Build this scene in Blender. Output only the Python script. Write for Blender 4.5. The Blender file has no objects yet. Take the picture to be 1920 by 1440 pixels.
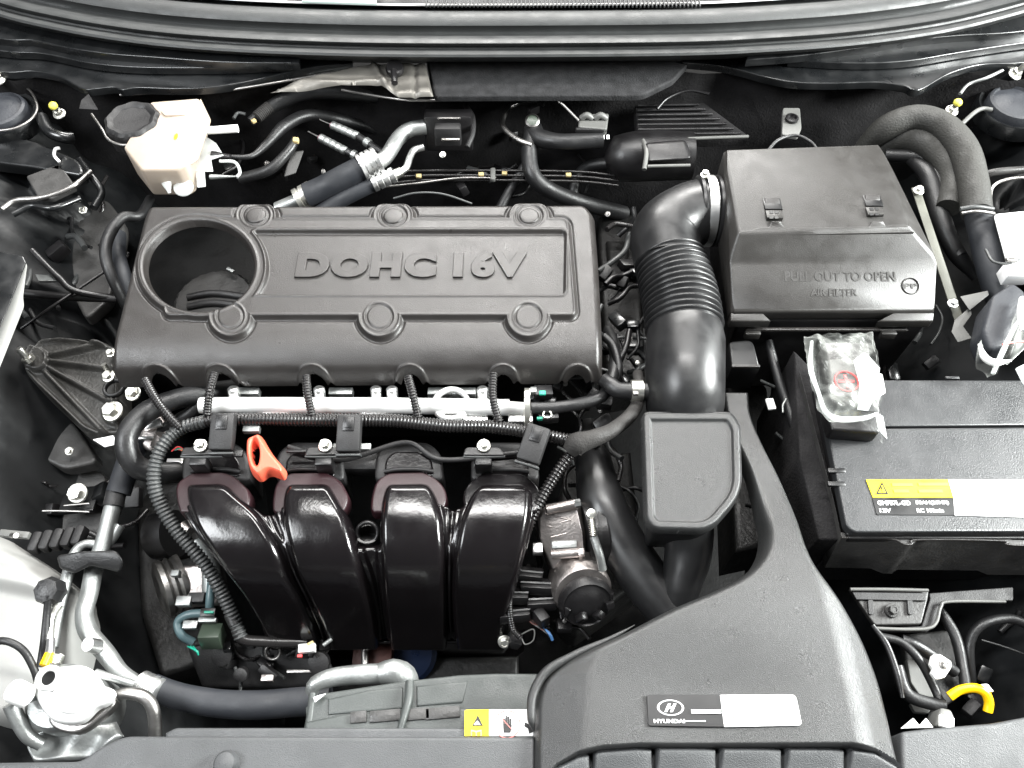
import bpy, math, random
import numpy as np
from mathutils import Vector, Matrix
random.seed(7)
rng = np.random.RandomState(7)
C = bpy.context.scene.collection

# ------------------------------------------------------------------ camera
PITCH = math.radians(58.0)
DIST = 0.95
FPX = 1507.0
cam_d = bpy.data.cameras.new('camera')
cam = bpy.data.objects.new('camera', cam_d); C.objects.link(cam)
CAM = Vector((0, -DIST*math.cos(PITCH), DIST*math.sin(PITCH)))
cam.location = CAM
cam.rotation_euler = (math.pi/2 - PITCH, 0, 0)
cam_d.sensor_width = 36.0
cam_d.lens = FPX/1920.0*36.0
cam_d.clip_start = 0.02
cam_d.clip_end = 200
bpy.context.scene.camera = cam

# ------------------------------------------------------------------ light
world = bpy.data.worlds.new('World'); bpy.context.scene.world = world
world.use_nodes = True
bg = world.node_tree.nodes['Background']
bg.inputs[0].default_value = (0.93, 0.97, 1.0, 1)
bg.inputs[1].default_value = 0.14

def area(name, loc, target, sx, sy, power, col=(1, 1, 1)):
    d = bpy.data.lights.new(name, 'AREA'); d.shape = 'RECTANGLE'
    d.size = sx; d.size_y = sy; d.energy = power; d.color = col
    o = bpy.data.objects.new(name, d); C.objects.link(o)
    o.location = loc
    o.rotation_euler = (Vector(target)-Vector(loc)).to_track_quat('-Z', 'Y').to_euler()
    return o
area('ceiling_lamp_rear', (0.2, 2.6, 1.8), (0, 0.2, 0), 2.6, 0.8, 160, (1.0, 0.985, 0.955))
area('ceiling_lamp_centre', (0.1, 0.65, 2.6), (0, 0.0, 0), 2.0, 0.45, 85, (1.0, 0.99, 0.97))
area('side_lamp_right', (2.1, 0.1, 0.95), (0.4, 0, 0), 0.8, 0.7, 180, (0.97, 1.0, 0.98))  # unseen low side light, placed to bring out the duct ridge highlight
area('ceiling_lamp_left', (-1.6, -0.6, 1.9), (-0.2, -0.1, 0), 0.9, 1.0, 55, (0.95, 0.98, 1.0))

vs = bpy.context.scene.view_settings
vs.view_transform = 'Standard'; vs.look = 'None'; vs.gamma = 1.0
vs.exposure = 0.45
vs.use_curve_mapping = False
try:
    bpy.context.scene.cycles.max_bounces = 8
    bpy.context.scene.cycles.transparent_max_bounces = 12
except Exception:
    pass

# ------------------------------------------------------------------ places
SP, CP = math.sin(PITCH), math.cos(PITCH)
def ray(px, py):
    a = (px-960.0)/FPX; b = (720.0-py)/FPX
    return Vector((a, CP + b*SP, -SP + b*CP))
def P(px, py, z):
    """point of the place at height z seen at (px, py) of the 1920 x 1440 photograph"""
    r = ray(px, py); t = (z-CAM.z)/r.z
    return CAM + r*t
def W(px, py, Y):
    """the same on the upright plane y = Y"""
    r = ray(px, py); t = (Y-CAM.y)/r.y
    return CAM + r*t
def S(px, py, z):
    """metres per photo pixel there"""
    r = ray(px, py); return (z-CAM.z)/r.z/FPX
def pt(p):
    return p if isinstance(p, Vector) else P(*p)
def drop(v, z, dy=0.0):
    v = pt(v); return Vector((v.x, v.y+dy, z))

# ------------------------------------------------------------------ materials
def newmat(name):
    m = bpy.data.materials.new(name); m.use_nodes = True
    return m, m.node_tree, m.node_tree.nodes['Principled BSDF']
def mat(name, col, rough=0.5, metal=0.0, bump=0.0, bscale=800.0, var=0.15, vscale=14.0, coat=0.0, spec=0.5, sss=0.0, detail=3.0, rvar=0.12, dust=0.0):
    m, nt, b = newmat(name)
    N = nt.nodes; L = nt.links
    tc = N.new('ShaderNodeTexCoord')
    b.inputs['Metallic'].default_value = metal
    b.inputs['Specular IOR Level'].default_value = spec
    if coat: b.inputs['Coat Weight'].default_value = coat; b.inputs['Coat Roughness'].default_value = 0.08
    if sss:
        b.inputs['Subsurface Weight'].default_value = sss
        b.inputs['Subsurface Radius'].default_value = (0.02, 0.018, 0.012)
        b.inputs['Subsurface Scale'].default_value = 1.0
    n1 = N.new('ShaderNodeTexNoise'); n1.inputs['Scale'].default_value = vscale; n1.inputs['Detail'].default_value = 5
    L.new(tc.outputs['Object'], n1.inputs['Vector'])
    mr = N.new('ShaderNodeMapRange'); mr.inputs[1].default_value = 0.3; mr.inputs[2].default_value = 0.7
    mr.inputs[3].default_value = 1-var; mr.inputs[4].default_value = 1+var
    L.new(n1.outputs['Fac'], mr.inputs[0])
    mx = N.new('ShaderNodeVectorMath'); mx.operation = 'SCALE'; mx.inputs[0].default_value = col[:3]
    L.new(mr.outputs[0], mx.inputs['Scale'])
    out = mx.outputs[0]
    if dust:
        n3 = N.new('ShaderNodeTexNoise'); n3.inputs['Scale'].default_value = 260; n3.inputs['Detail'].default_value = 6
        L.new(tc.outputs['Object'], n3.inputs['Vector'])
        r3 = N.new('ShaderNodeMapRange'); r3.inputs[1].default_value = 0.5; r3.inputs[2].default_value = 0.75
        r3.inputs[3].default_value = 0; r3.inputs[4].default_value = dust
        L.new(n3.outputs['Fac'], r3.inputs[0])
        mm = N.new('ShaderNodeMix'); mm.data_type = 'RGBA'
        L.new(r3.outputs[0], mm.inputs[0]); L.new(out, mm.inputs[6]); mm.inputs[7].default_value = (0.3, 0.28, 0.25, 1)
        out = mm.outputs[2]
    L.new(out, b.inputs['Base Color'])
    r = N.new('ShaderNodeMapRange'); r.inputs[1].default_value = 0.3; r.inputs[2].default_value = 0.7
    r.inputs[3].default_value = max(0.03, rough-rvar*rough*2); r.inputs[4].default_value = min(1, rough+rvar*rough*2)
    n2 = N.new('ShaderNodeTexNoise'); n2.inputs['Scale'].default_value = 40; n2.inputs['Detail'].default_value = 6
    L.new(tc.outputs['Object'], n2.inputs['Vector']); L.new(n2.outputs['Fac'], r.inputs[0]); L.new(r.outputs[0], b.inputs['Roughness'])
    if bump:
        nb = N.new('ShaderNodeTexNoise'); nb.inputs['Scale'].default_value = bscale; nb.inputs['Detail'].default_value = detail
        L.new(tc.outputs['Object'], nb.inputs['Vector'])
        bp = N.new('ShaderNodeBump'); bp.inputs['Strength'].default_value = bump; bp.inputs['Distance'].default_value = 0.001
        L.new(nb.outputs['Fac'], bp.inputs['Height']); L.new(bp.outputs[0], b.inputs['Normal'])
    return m
M = {}
M['cover'] = mat('cover_plastic', (0.021, 0.0190, 0.0180), 0.36, bump=0.35, bscale=1100, var=0.06)
M['box'] = mat('filter_box_plastic', (0.024, 0.0225, 0.021), 0.38, bump=0.3, bscale=1000, var=0.07)
M['duct'] = mat('duct_plastic', (0.023, 0.0235, 0.0235), 0.34, bump=0.45, bscale=1500, var=0.07)
M['support'] = mat('support_plastic', (0.048, 0.050, 0.052), 0.5, bump=0.6, bscale=900, var=0.08)
M['shroud'] = mat('shroud_plastic', (0.040, 0.045, 0.043), 0.5, bump=0.3, bscale=600, var=0.12)
M['battery'] = mat('battery_plastic', (0.022, 0.023, 0.0245), 0.36, bump=0.4, bscale=900, var=0.08)
M['black'] = mat('black_plastic', (0.007, 0.0065, 0.007), 0.38, bump=0.25, bscale=700, var=0.2)
M['blackm'] = mat('black_matt_plastic', (0.010, 0.0095, 0.010), 0.55, bump=0.4, bscale=600, var=0.25)
M['gloss'] = mat('glossy_black_plastic', (0.004, 0.0032, 0.0036), 0.19, bump=0.12, bscale=260, var=0.15, detail=2)
M['intake'] = mat('intake_rubber', (0.010, 0.010, 0.0105), 0.38, bump=0.08, bscale=700, var=0.15)
M['maroon'] = mat('maroon_plastic', (0.016, 0.004, 0.006), 0.45, bump=0.2, bscale=700, var=0.15)
M['rubber'] = mat('black_rubber', (0.009, 0.009, 0.0095), 0.45, bump=0.35, bscale=420, var=0.2)
M['greyrub'] = mat('grey_rubber', (0.012, 0.0135, 0.017), 0.6, bump=0.15, bscale=420, var=0.15)
M['loom'] = mat('loom_plastic', (0.012, 0.011, 0.011), 0.30, bump=0.1, var=0.15)
M['loomg'] = mat('grey_loom_plastic', (0.04, 0.042, 0.042), 0.42, bump=0.1, var=0.15)
M['tape'] = mat('cloth_tape', (0.015, 0.0135, 0.0125), 0.75, bump=0.9, bscale=500, var=0.2)
M['seal'] = mat('seal_rubber', (0.027, 0.0285, 0.0285), 0.5, bump=0.3, bscale=700, var=0.12)
M['cowl'] = mat('cowl_plastic', (0.034, 0.0355, 0.0355), 0.5, bump=0.5, bscale=700, var=0.15)
M['paint'] = mat('black_body_paint', (0.005, 0.0055, 0.006), 0.34, bump=0.1, bscale=120, var=0.3, coat=0.3, rvar=0.2)
M['felt'] = mat('firewall_felt', (0.009, 0.0085, 0.009), 0.9, bump=1.0, bscale=300, var=0.4, vscale=30, spec=0.2)
M['alu'] = mat('bright_aluminium', (0.88, 0.88, 0.87), 0.36, 1.0, bump=0.1, bscale=300, var=0.05)
M['dullalu'] = mat('dull_aluminium', (0.30, 0.31, 0.305), 0.48, 0.85, bump=0.4, bscale=300, var=0.15)
M['cast'] = mat('cast_aluminium', (0.42, 0.385, 0.37), 0.40, 1.0, bump=0.5, bscale=350, var=0.12)
M['zinc'] = mat('zinc_plate', (0.84, 0.83, 0.77), 0.34, 1.0, bump=0.2, bscale=300, var=0.1)
M['steel'] = mat('dark_steel', (0.30, 0.29, 0.28), 0.4, 1.0, bump=0.3, bscale=300, var=0.2)
M['foil'] = mat('foil', (0.15, 0.142, 0.128), 0.45, 0.5, bump=0.8, bscale=40, var=0.15, detail=5)
M['bottle'] = mat('white_bottle_plastic', (0.34, 0.285, 0.235), 0.42, bump=0.1, bscale=200, var=0.03, sss=0.3)
M['white'] = mat('white_plastic', (0.80, 0.80, 0.78), 0.45, var=0.03)
M['paper'] = mat('white_paper', (0.80, 0.80, 0.80), 0.5, var=0.02)
M['tank'] = mat('pale_tank_plastic', (0.25, 0.25, 0.24), 0.6, bump=0.1, bscale=100, var=0.08)
M['yellow'] = mat('yellow_plastic', (0.85, 0.50, 0.0), 0.4, var=0.05)
M['lemon'] = mat('lemon_paint', (0.62, 0.56, 0.08), 0.5, var=0.05)
M['sticker_y'] = mat('yellow_paper', (0.85, 0.66, 0.0), 0.5, var=0.02)
M['tan'] = mat('tan_clip', (0.42, 0.33, 0.16), 0.5)
M['orange'] = mat('orange_plastic', (0.72, 0.11, 0.06), 0.42, var=0.05)
M['red'] = mat('red_print', (0.6, 0.05, 0.05), 0.5)
M['redp'] = mat('pale_red_print', (0.62, 0.2, 0.18), 0.5)
M['pink'] = mat('pink_paint', (0.55, 0.10, 0.20), 0.45)
M['green'] = mat('dark_green_plastic', (0.030, 0.042, 0.030), 0.4)
M['teal'] = mat('teal_tube', (0.06, 0.10, 0.11), 0.4)
M['teal2'] = mat('green_clip', (0.01, 0.25, 0.17), 0.4)
M['blue'] = mat('blue_plastic', (0.05, 0.13, 0.28), 0.4)
M['darkblue'] = mat('dark_blue_paint', (0.004, 0.010, 0.03), 0.3)
M['rust'] = mat('reddish_primer', (0.045, 0.012, 0.008), 0.6)
M['ink'] = mat('black_print', (0.004, 0.004, 0.0045), 0.4, var=0.05)
M['greyclip'] = mat('grey_plastic', (0.10, 0.10, 0.095), 0.5, bump=0.2)
M['dome'] = mat('strut_cap_rubber', (0.022, 0.024, 0.029), 0.55, bump=0.4, bscale=300)
M['oxide'] = mat('worn_plate', (0.034, 0.033, 0.032), 0.5, bump=0.5, bscale=300, var=0.25, vscale=40)
M['wing'] = mat('black_wing_paint', (0.004, 0.0045, 0.005), 0.55, bump=0.15, bscale=200, var=0.3, spec=0.25)
M['mount'] = mat('cast_mount', (0.032, 0.031, 0.029), 0.45, bump=0.9, bscale=260, var=0.3, vscale=60)
M['rail'] = mat('satin_aluminium', (0.86, 0.86, 0.85), 0.45, 0.55, bump=0.05, bscale=300, var=0.02)
M['wrap'] = mat('harness_wrap', (0.024, 0.0235, 0.021), 0.7, bump=1.0, bscale=350, var=0.2)
M['stay'] = mat('stay_paint', (0.085, 0.085, 0.07), 0.5, bump=0.3, var=0.1)
M['head'] = mat('dark_casting', (0.003, 0.003, 0.003), 0.6, bump=0.5, bscale=200, spec=0.15)
M['padfelt'] = mat('grey_felt', (0.022, 0.022, 0.023), 0.9, bump=1.0, bscale=400, var=0.35, vscale=60, spec=0.2)
def film():
    m, nt, b = newmat('clear_film')
    N = nt.nodes; L = nt.links
    b.inputs['Base Color'].default_value = (0.55, 0.57, 0.54, 1)
    b.inputs['Roughness'].default_value = 0.25
    b.inputs['Specular IOR Level'].default_value = 0.8
    tc = N.new('ShaderNodeTexCoord'); n = N.new('ShaderNodeTexNoise'); n.inputs['Scale'].default_value = 17; n.inputs['Detail'].default_value = 1.0
    n.inputs['Distortion'].default_value = 1.2
    L.new(tc.outputs['Object'], n.inputs['Vector'])
    r = N.new('ShaderNodeMapRange'); r.inputs[1].default_value = 0.42; r.inputs[2].default_value = 0.66; r.inputs[3].default_value = 0.05; r.inputs[4].default_value = 0.42
    L.new(n.outputs['Fac'], r.inputs[0]); L.new(r.outputs[0], b.inputs['Alpha'])
    bp = N.new('ShaderNodeBump'); bp.inputs['Strength'].default_value = 0.6; bp.inputs['Distance'].default_value = 0.002
    L.new(n.outputs['Fac'], bp.inputs['Height']); L.new(bp.outputs[0], b.inputs['Normal'])
    return m
M['film'] = film()
def clearp():
    m, nt, b = newmat('clear_plastic')
    b.inputs['Base Color'].default_value = (0.75, 0.78, 0.77, 1); b.inputs['Roughness'].default_value = 0.15
    b.inputs['Alpha'].default_value = 0.38
    return m
M['clear'] = clearp()

# ------------------------------------------------------------------ objects
ROOTS = []
def thing(name, label, cat, group=None):
    o = bpy.data.objects.new(name, None); C.objects.link(o)
    o.empty_display_size = 0.02
    o['label'] = label; o['category'] = cat
    if group: o['group'] = group
    ROOTS.append(o)
    return o
def ob(name, me, m, parent=None, smooth=40):
    if isinstance(m, str): m = M[m]
    if not me.materials: me.materials.append(m)
    if smooth is not None:
        me.shade_smooth()
        if smooth < 180: me.set_sharp_from_angle(angle=math.radians(smooth))
    o = bpy.data.objects.new(name, me); C.objects.link(o)
    if parent is not None: o.parent = parent
    return o
def struct(name, me, m, parent=None, smooth=40):
    o = ob(name, me, m, parent, smooth)
    if parent is None: o['kind'] = 'structure'
    return o
def tagm(o, label, cat, group=None):
    o['label'] = label; o['category'] = cat
    if group: o['group'] = group
    return o
def mesh(name, vs_, fs):
    me = bpy.data.meshes.new(name); me.from_pydata([tuple(v) for v in vs_], [], fs); me.validate(); me.update()
    return me

def catmull(pts, step):
    pts = [Vector(p) for p in pts]
    if len(pts) == 2:
        n = max(2, int((pts[1]-pts[0]).length/step)+1)
        return [pts[0].lerp(pts[1], i/(n-1)) for i in range(n)], [i/(n-1) for i in range(n)]
    out, par = [], []
    Q = [pts[0]*2-pts[1]] + pts + [pts[-1]*2-pts[-2]]
    for i in range(len(pts)-1):
        p0, p1, p2, p3 = Q[i:i+4]
        n = max(2, int(math.ceil((p2-p1).length/step)))
        for k in range(n):
            t = k/n
            out.append(0.5*((2*p1)+(p2-p0)*t+(2*p0-5*p1+4*p2-p3)*t*t+(3*p1-p0-3*p2+p3)*t**3))
            par.append((i+t)/(len(pts)-1))
    out.append(pts[-1]); par.append(1.0)
    return out, par

def tube_mesh(name, pts, rad, seg=16, step=None, rib=None, cap=True, hollow=False):
    """pts world or (px,py,z); rad metres or list per control point; rib=(period, depth) rings"""
    pw = [pt(p) for p in pts]
    rl = rad if isinstance(rad, (list, tuple)) else [rad]*len(pw)
    if step is None: step = max(rl)*0.5
    if rib: step = rib[0]/6.0
    line, par = catmull(pw, step)
    def rr(u):
        x = u*(len(rl)-1); i = min(int(x), len(rl)-2); f = x-i
        f = f*f*(3-2*f)
        return rl[i]*(1-f)+rl[i+1]*f
    vsl, fs = [], []
    T = [(line[min(i+1, len(line)-1)]-line[max(i-1, 0)]).normalized() for i in range(len(line))]
    ref = Vector((0, 0, 1)) if abs(T[0].z) < 0.9 else Vector((1, 0, 0))
    nrm = (ref - T[0]*ref.dot(T[0])).normalized()
    s = 0.0
    for i, p in enumerate(line):
        if i: s += (p-line[i-1]).length
        nrm = (nrm - T[i]*nrm.dot(T[i])).normalized()
        bi = T[i].cross(nrm)
        r = rr(par[i])
        if rib:
            ph = (s/rib[0]) % 1.0
            r += rib[1]*(1.0 if 0.22 < ph < 0.78 else -1.0)*0.5 if False else rib[1]*0.5*math.tanh(2.2*math.sin(2*math.pi*ph))
        for k in range(seg):
            a = 2*math.pi*k/seg
            vsl.append(p + (nrm*math.cos(a)+bi*math.sin(a))*r)
        if i:
            o0 = (i-1)*seg; o1 = i*seg
            for k in range(seg):
                k2 = (k+1) % seg
                fs.append((o0+k, o0+k2, o1+k2, o1+k))
    if cap:
        if hollow:
            for e, idx in ((0, 0), (1, len(line)-1)):
                base = len(vsl); r = rr(par[idx])*0.8
                c = line[idx]; ring = idx*seg
                for k in range(seg): vsl.append(c+(vsl[ring+k]-c)*0.8)
                inn = len(vsl); dirn = T[idx]*(1 if e == 0 else -1)*r*1.2
                for k in range(seg): vsl.append(c+(vsl[ring+k]-c)*0.8+dirn)
                for k in range(seg):
                    k2 = (k+1) % seg
                    f1 = (ring+k, ring+k2, base+k2, base+k); f2 = (base+k, base+k2, inn+k2, inn+k)
                    if e == 0: f1 = f1[::-1]; f2 = f2[::-1]
                    fs.append(f1); fs.append(f2)
                fs.append(tuple(inn+k for k in range(seg))[::(1 if e else -1)])
        else:
            fs.append(tuple(range(seg))[::-1]); n = len(line)-1
            fs.append(tuple(n*seg+k for k in range(seg)))
    return mesh(name, vsl, fs)
def tube(name, pts, rpx, m, parent=None, seg=16, rib=None, smooth=50, hollow=False, step=None):
    """rpx: radius in photo pixels at the first point (or list)"""
    pw = [pt(p) for p in pts]
    sc = [(-(CAM - w).dot(Vector((0, CP, -SP))))/FPX for w in pw]
    rl = [r*s for r, s in zip(rpx, sc)] if isinstance(rpx, (list, tuple)) else [rpx*sum(sc)/len(sc)]*len(pw)
    return ob(name, tube_mesh(name, pw, rl, seg, rib=rib, hollow=hollow, step=step), m, parent, 180 if rib else smooth)

def rpoly(pts, r=6, n=4):
    """round the corners of a pixel polygon; a point may carry its own radius"""
    out = []; N = len(pts)
    for i in range(N):
        p0 = Vector(pts[i-1][:2]); p1 = Vector(pts[i][:2]); p2 = Vector(pts[(i+1) % N][:2])
        rr = pts[i][2] if len(pts[i]) > 2 else r
        d0 = (p0-p1); d2 = (p2-p1)
        k = min(rr, d0.length*0.45, d2.length*0.45)
        if k < 0.5: out.append(tuple(p1)); continue
        a = p1+d0.normalized()*k; b = p1+d2.normalized()*k
        for j in range(n+1):
            t = j/n
            out.append(tuple(a*(1-t)**2+p1*2*t*(1-t)+b*t*t))
    return out
def spl(pts, n=6, closed=False):
    """smooth open pixel polyline"""
    Q = [Vector((p[0], p[1], 0)) for p in pts]
    Q = [Q[0]*2-Q[1]]+Q+[Q[-1]*2-Q[-2]]
    out = []
    for i in range(len(Q)-3):
        p0, p1, p2, p3 = Q[i:i+4]
        for k in range(n):
            t = k/n
            v = 0.5*((2*p1)+(p2-p0)*t+(2*p0-5*p1+4*p2-p3)*t*t+(3*p1-p0-3*p2+p3)*t**3)
            out.append((v.x, v.y))
    out.append((Q[-2].x, Q[-2].y))
    return out

def slab_mesh(name, pts, ztop, h, b=0.002, seg=3, flare=0.0):
    """outline in photo pixels at height ztop (number or f(px,py)), thickness h, rounded top edge b"""
    zf = ztop if callable(ztop) else (lambda x, y: ztop)
    W3 = [P(x, y, zf(x, y)) for x, y in [p[:2] for p in pts]]
    n = len(W3)
    ar = sum(W3[i].x*W3[(i+1) % n].y-W3[(i+1) % n].x*W3[i].y for i in range(n))
    if ar < 0: W3 = W3[::-1]
    def normals(W3):
        n = len(W3); nr = []
        for i in range(n):
            e0 = (W3[i]-W3[i-1]); e1 = (W3[(i+1) % n]-W3[i])
            n0 = Vector((-e0.y, e0.x, 0)); n1 = Vector((-e1.y, e1.x, 0))
            n0 = n0.normalized() if n0.length > 1e-9 else n0; n1 = n1.normalized() if n1.length > 1e-9 else n1
            v = (n0+n1)
            nr.append(v.normalized()/max(0.5, v.normalized().dot(n0)) if v.length > 1e-6 else n0)
        return nr
    for _ in range(60):
        nr = normals(W3); n = len(W3); bad = -1
        for i in range(n):
            j = (i+1) % n
            e = W3[j]-W3[i]; f = e+(nr[j]-nr[i])*(b*1.4)
            if e.dot(f) <= e.length_squared*0.02: bad = i; break
        if bad < 0 or n < 5: break
        j = (bad+1) % n
        W3[bad] = (W3[bad]+W3[j])/2; del W3[j]
    rings = []
    rings.append([p+q*(b*1.4) for p, q in zip(W3, nr)])
    for j in range(seg+1):
        a = j/seg*math.pi/2
        ins = b*(1-math.sin(a)); dz = b*(1-math.cos(a))
        rings.append([p+q*ins-Vector((0, 0, dz)) for p, q in zip(W3, nr)])
    rings.append([p-q*flare-Vector((0, 0, h)) for p, q in zip(W3, nr)])
    vsl = [v for r in rings for v in r]; fs = [tuple(range(n))]
    for k in range(len(rings)-1):
        for i in range(n):
            i2 = (i+1) % n
            fs.append((k*n+i, (k+1)*n+i, (k+1)*n+i2, k*n+i2))
    fs.append(tuple((len(rings)-1)*n+i for i in range(n))[::-1])
    return mesh(name, vsl, fs)
def slab(name, pts, ztop, h, m, parent=None, b=0.002, seg=3, flare=0.0, smooth=40):
    return ob(name, slab_mesh(name, pts, ztop, h, b, seg, flare), m, parent, smooth)

def facet(name, verts, faces, m, parent=None, bevel=0.0025, seg=3, smooth=35):
    """faceted solid from (px,py,z) or world points, edges rounded"""
    import bmesh
    me = mesh(name, [pt(v) for v in verts], faces)
    bm = bmesh.new(); bm.from_mesh(me)
    bmesh.ops.remove_doubles(bm, verts=bm.verts, dist=1e-5)
    bmesh.ops.recalc_face_normals(bm, faces=bm.faces)
    if bevel:
        es = [e for e in bm.edges if len(e.link_faces) == 2 and e.calc_face_angle(0) > math.radians(8)]
        bmesh.ops.bevel(bm, geom=es, offset=bevel, segments=seg, affect='EDGES', profile=0.5, clamp_overlap=True)
    bm.to_mesh(me); bm.free()
    return ob(name, me, m, parent, smooth)
def prism(name, top, zlow, m, parent=None, bevel=0.0025, dy=0.0, seg=3):
    """solid below the (px,py,z) outline, walls straight down to zlow"""
    n = len(top); tw = [pt(p) for p in top]
    vsl = tw+[Vector((p.x, p.y+dy, zlow)) for p in tw]
    fs = [tuple(range(n)), tuple(range(n, 2*n))[::-1]]+[(i, i+n, (i+1) % n+n, (i+1) % n) for i in range(n)]
    return facet(name, vsl, fs, m, parent, bevel, seg)

def box(name, c, size, m, parent=None, rot=(0, 0, 0), bevel=0.001):
    """box at world / pixel centre c, size in metres"""
    c = pt(c); import mathutils
    R = mathutils.Euler(rot).to_matrix()
    vsl = []
    for sx in (-.5, .5):
        for sy in (-.5, .5):
            for sz in (-.5, .5): vsl.append(c+R@Vector((sx*size[0], sy*size[1], sz*size[2])))
    fs = [(0, 1, 3, 2), (4, 6, 7, 5), (0, 4, 5, 1), (2, 3, 7, 6), (0, 2, 6, 4), (1, 5, 7, 3)]
    return facet(name, vsl, fs, m, parent, bevel, 2)

def lathe_mesh(name, prof, seg=32, scallop=None):
    """profile [(r,z)] about local Z"""
    vsl, fs = [], []
    for i, (r, z) in enumerate(prof):
        for k in range(seg):
            a = 2*math.pi*k/seg
            q = r*(1+(scallop[1]*math.cos(scallop[0]*a) if scallop else 0))
            vsl.append((q*math.cos(a), q*math.sin(a), z))
        if i:
            for k in range(seg):
                k2 = (k+1) % seg
                fs.append(((i-1)*seg+k, (i-1)*seg+k2, i*seg+k2, i*seg+k))
    fs.append(tuple(range(seg))[::-1]); n = len(prof)-1
    fs.append(tuple(n*seg+k for k in range(seg)))
    return mesh(name, vsl, fs)
def lathe(name, c, prof, m, parent=None, axis=(0, 0, 1), seg=32, scallop=None, smooth=40):
    o = ob(name, lathe_mesh(name, prof, seg, scallop), m, parent, smooth)
    o.location = pt(c); o.rotation_euler = Vector(axis).to_track_quat('Z', 'Y').to_euler()
    return o

# shared bolt: washer flange, hex head and stud end
def hexbolt():
    vsl, fs = [], []
    def ring(r, z, seg, hexa=False):
        o = len(vsl)
        for k in range(seg):
            a = 2*math.pi*k/seg
            q = r
            if hexa:
                b_ = (a % (math.pi/3))-math.pi/6; q = r*math.cos(math.pi/6)/math.cos(b_)
            vsl.append((q*math.cos(a), q*math.sin(a), z))
        return o
    R = [ring(1.0, 0, 24), ring(1.0, .12, 24), ring(.92, .2, 24), ring(.70, .26, 24, True), ring(.70, .82, 24, True), ring(.60, .92, 24, True), ring(.40, .92, 24), ring(.34, .84, 24)]
    for i in range(1, len(R)):
        for k in range(24):
            k2 = (k+1) % 24
            fs.append((R[i-1]+k, R[i-1]+k2, R[i]+k2, R[i]+k))
    fs.append(tuple(R[-1]+k for k in range(24)))
    me = mesh('bolt', vsl, fs); me.shade_smooth(); me.set_sharp_from_angle(angle=math.radians(30))
    return me
BOLT = {}
def bolt(c, rpx, parent, m='zinc', axis=(0, 0, 1), name='bolt', spin=0.3, tall=1.0):
    if m not in BOLT:
        BOLT[m] = hexbolt(); BOLT[m].materials.append(M[m])
    o = bpy.data.objects.new(name, BOLT[m]); C.objects.link(o); o.parent = parent
    w = pt(c); o.location = w
    s = rpx*(-(CAM - w).dot(Vector((0, CP, -SP))))/FPX
    o.scale = (s, s, s*tall)
    o.rotation_euler = (Vector(axis).to_track_quat('Z', 'Y') @ Matrix.Rotation(spin, 3, 'Z').to_quaternion()).to_euler()
    return o

# height fields in photo-pixel plan coordinates
def sd_poly(U, V, pts):
    """signed distance (px), positive inside"""
    d = np.full(U.shape, 1e9); inside = np.zeros(U.shape, bool)
    n = len(pts)
    for i in range(n):
        x0, y0 = pts[i][:2]; x1, y1 = pts[(i+1) % n][:2]
        ex, ey = x1-x0, y1-y0; L2 = ex*ex+ey*ey+1e-12
        t = np.clip(((U-x0)*ex+(V-y0)*ey)/L2, 0, 1)
        d = np.minimum(d, np.hypot(U-x0-t*ex, V-y0-t*ey))
        c = ((y0 > V) != (y1 > V)) & (U < (x1-x0)*(V-y0)/(y1-y0+1e-12)+x0)
        inside ^= c
    return np.where(inside, d, -d)
def sd_ell(U, V, cx, cy, rx, ry):
    k = np.hypot((U-cx)/rx, (V-cy)/ry)
    return (1-k)*(rx+ry)/2
def sm(x):
    x = np.clip(x, 0, 1); return x*x*(3-2*x)
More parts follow.
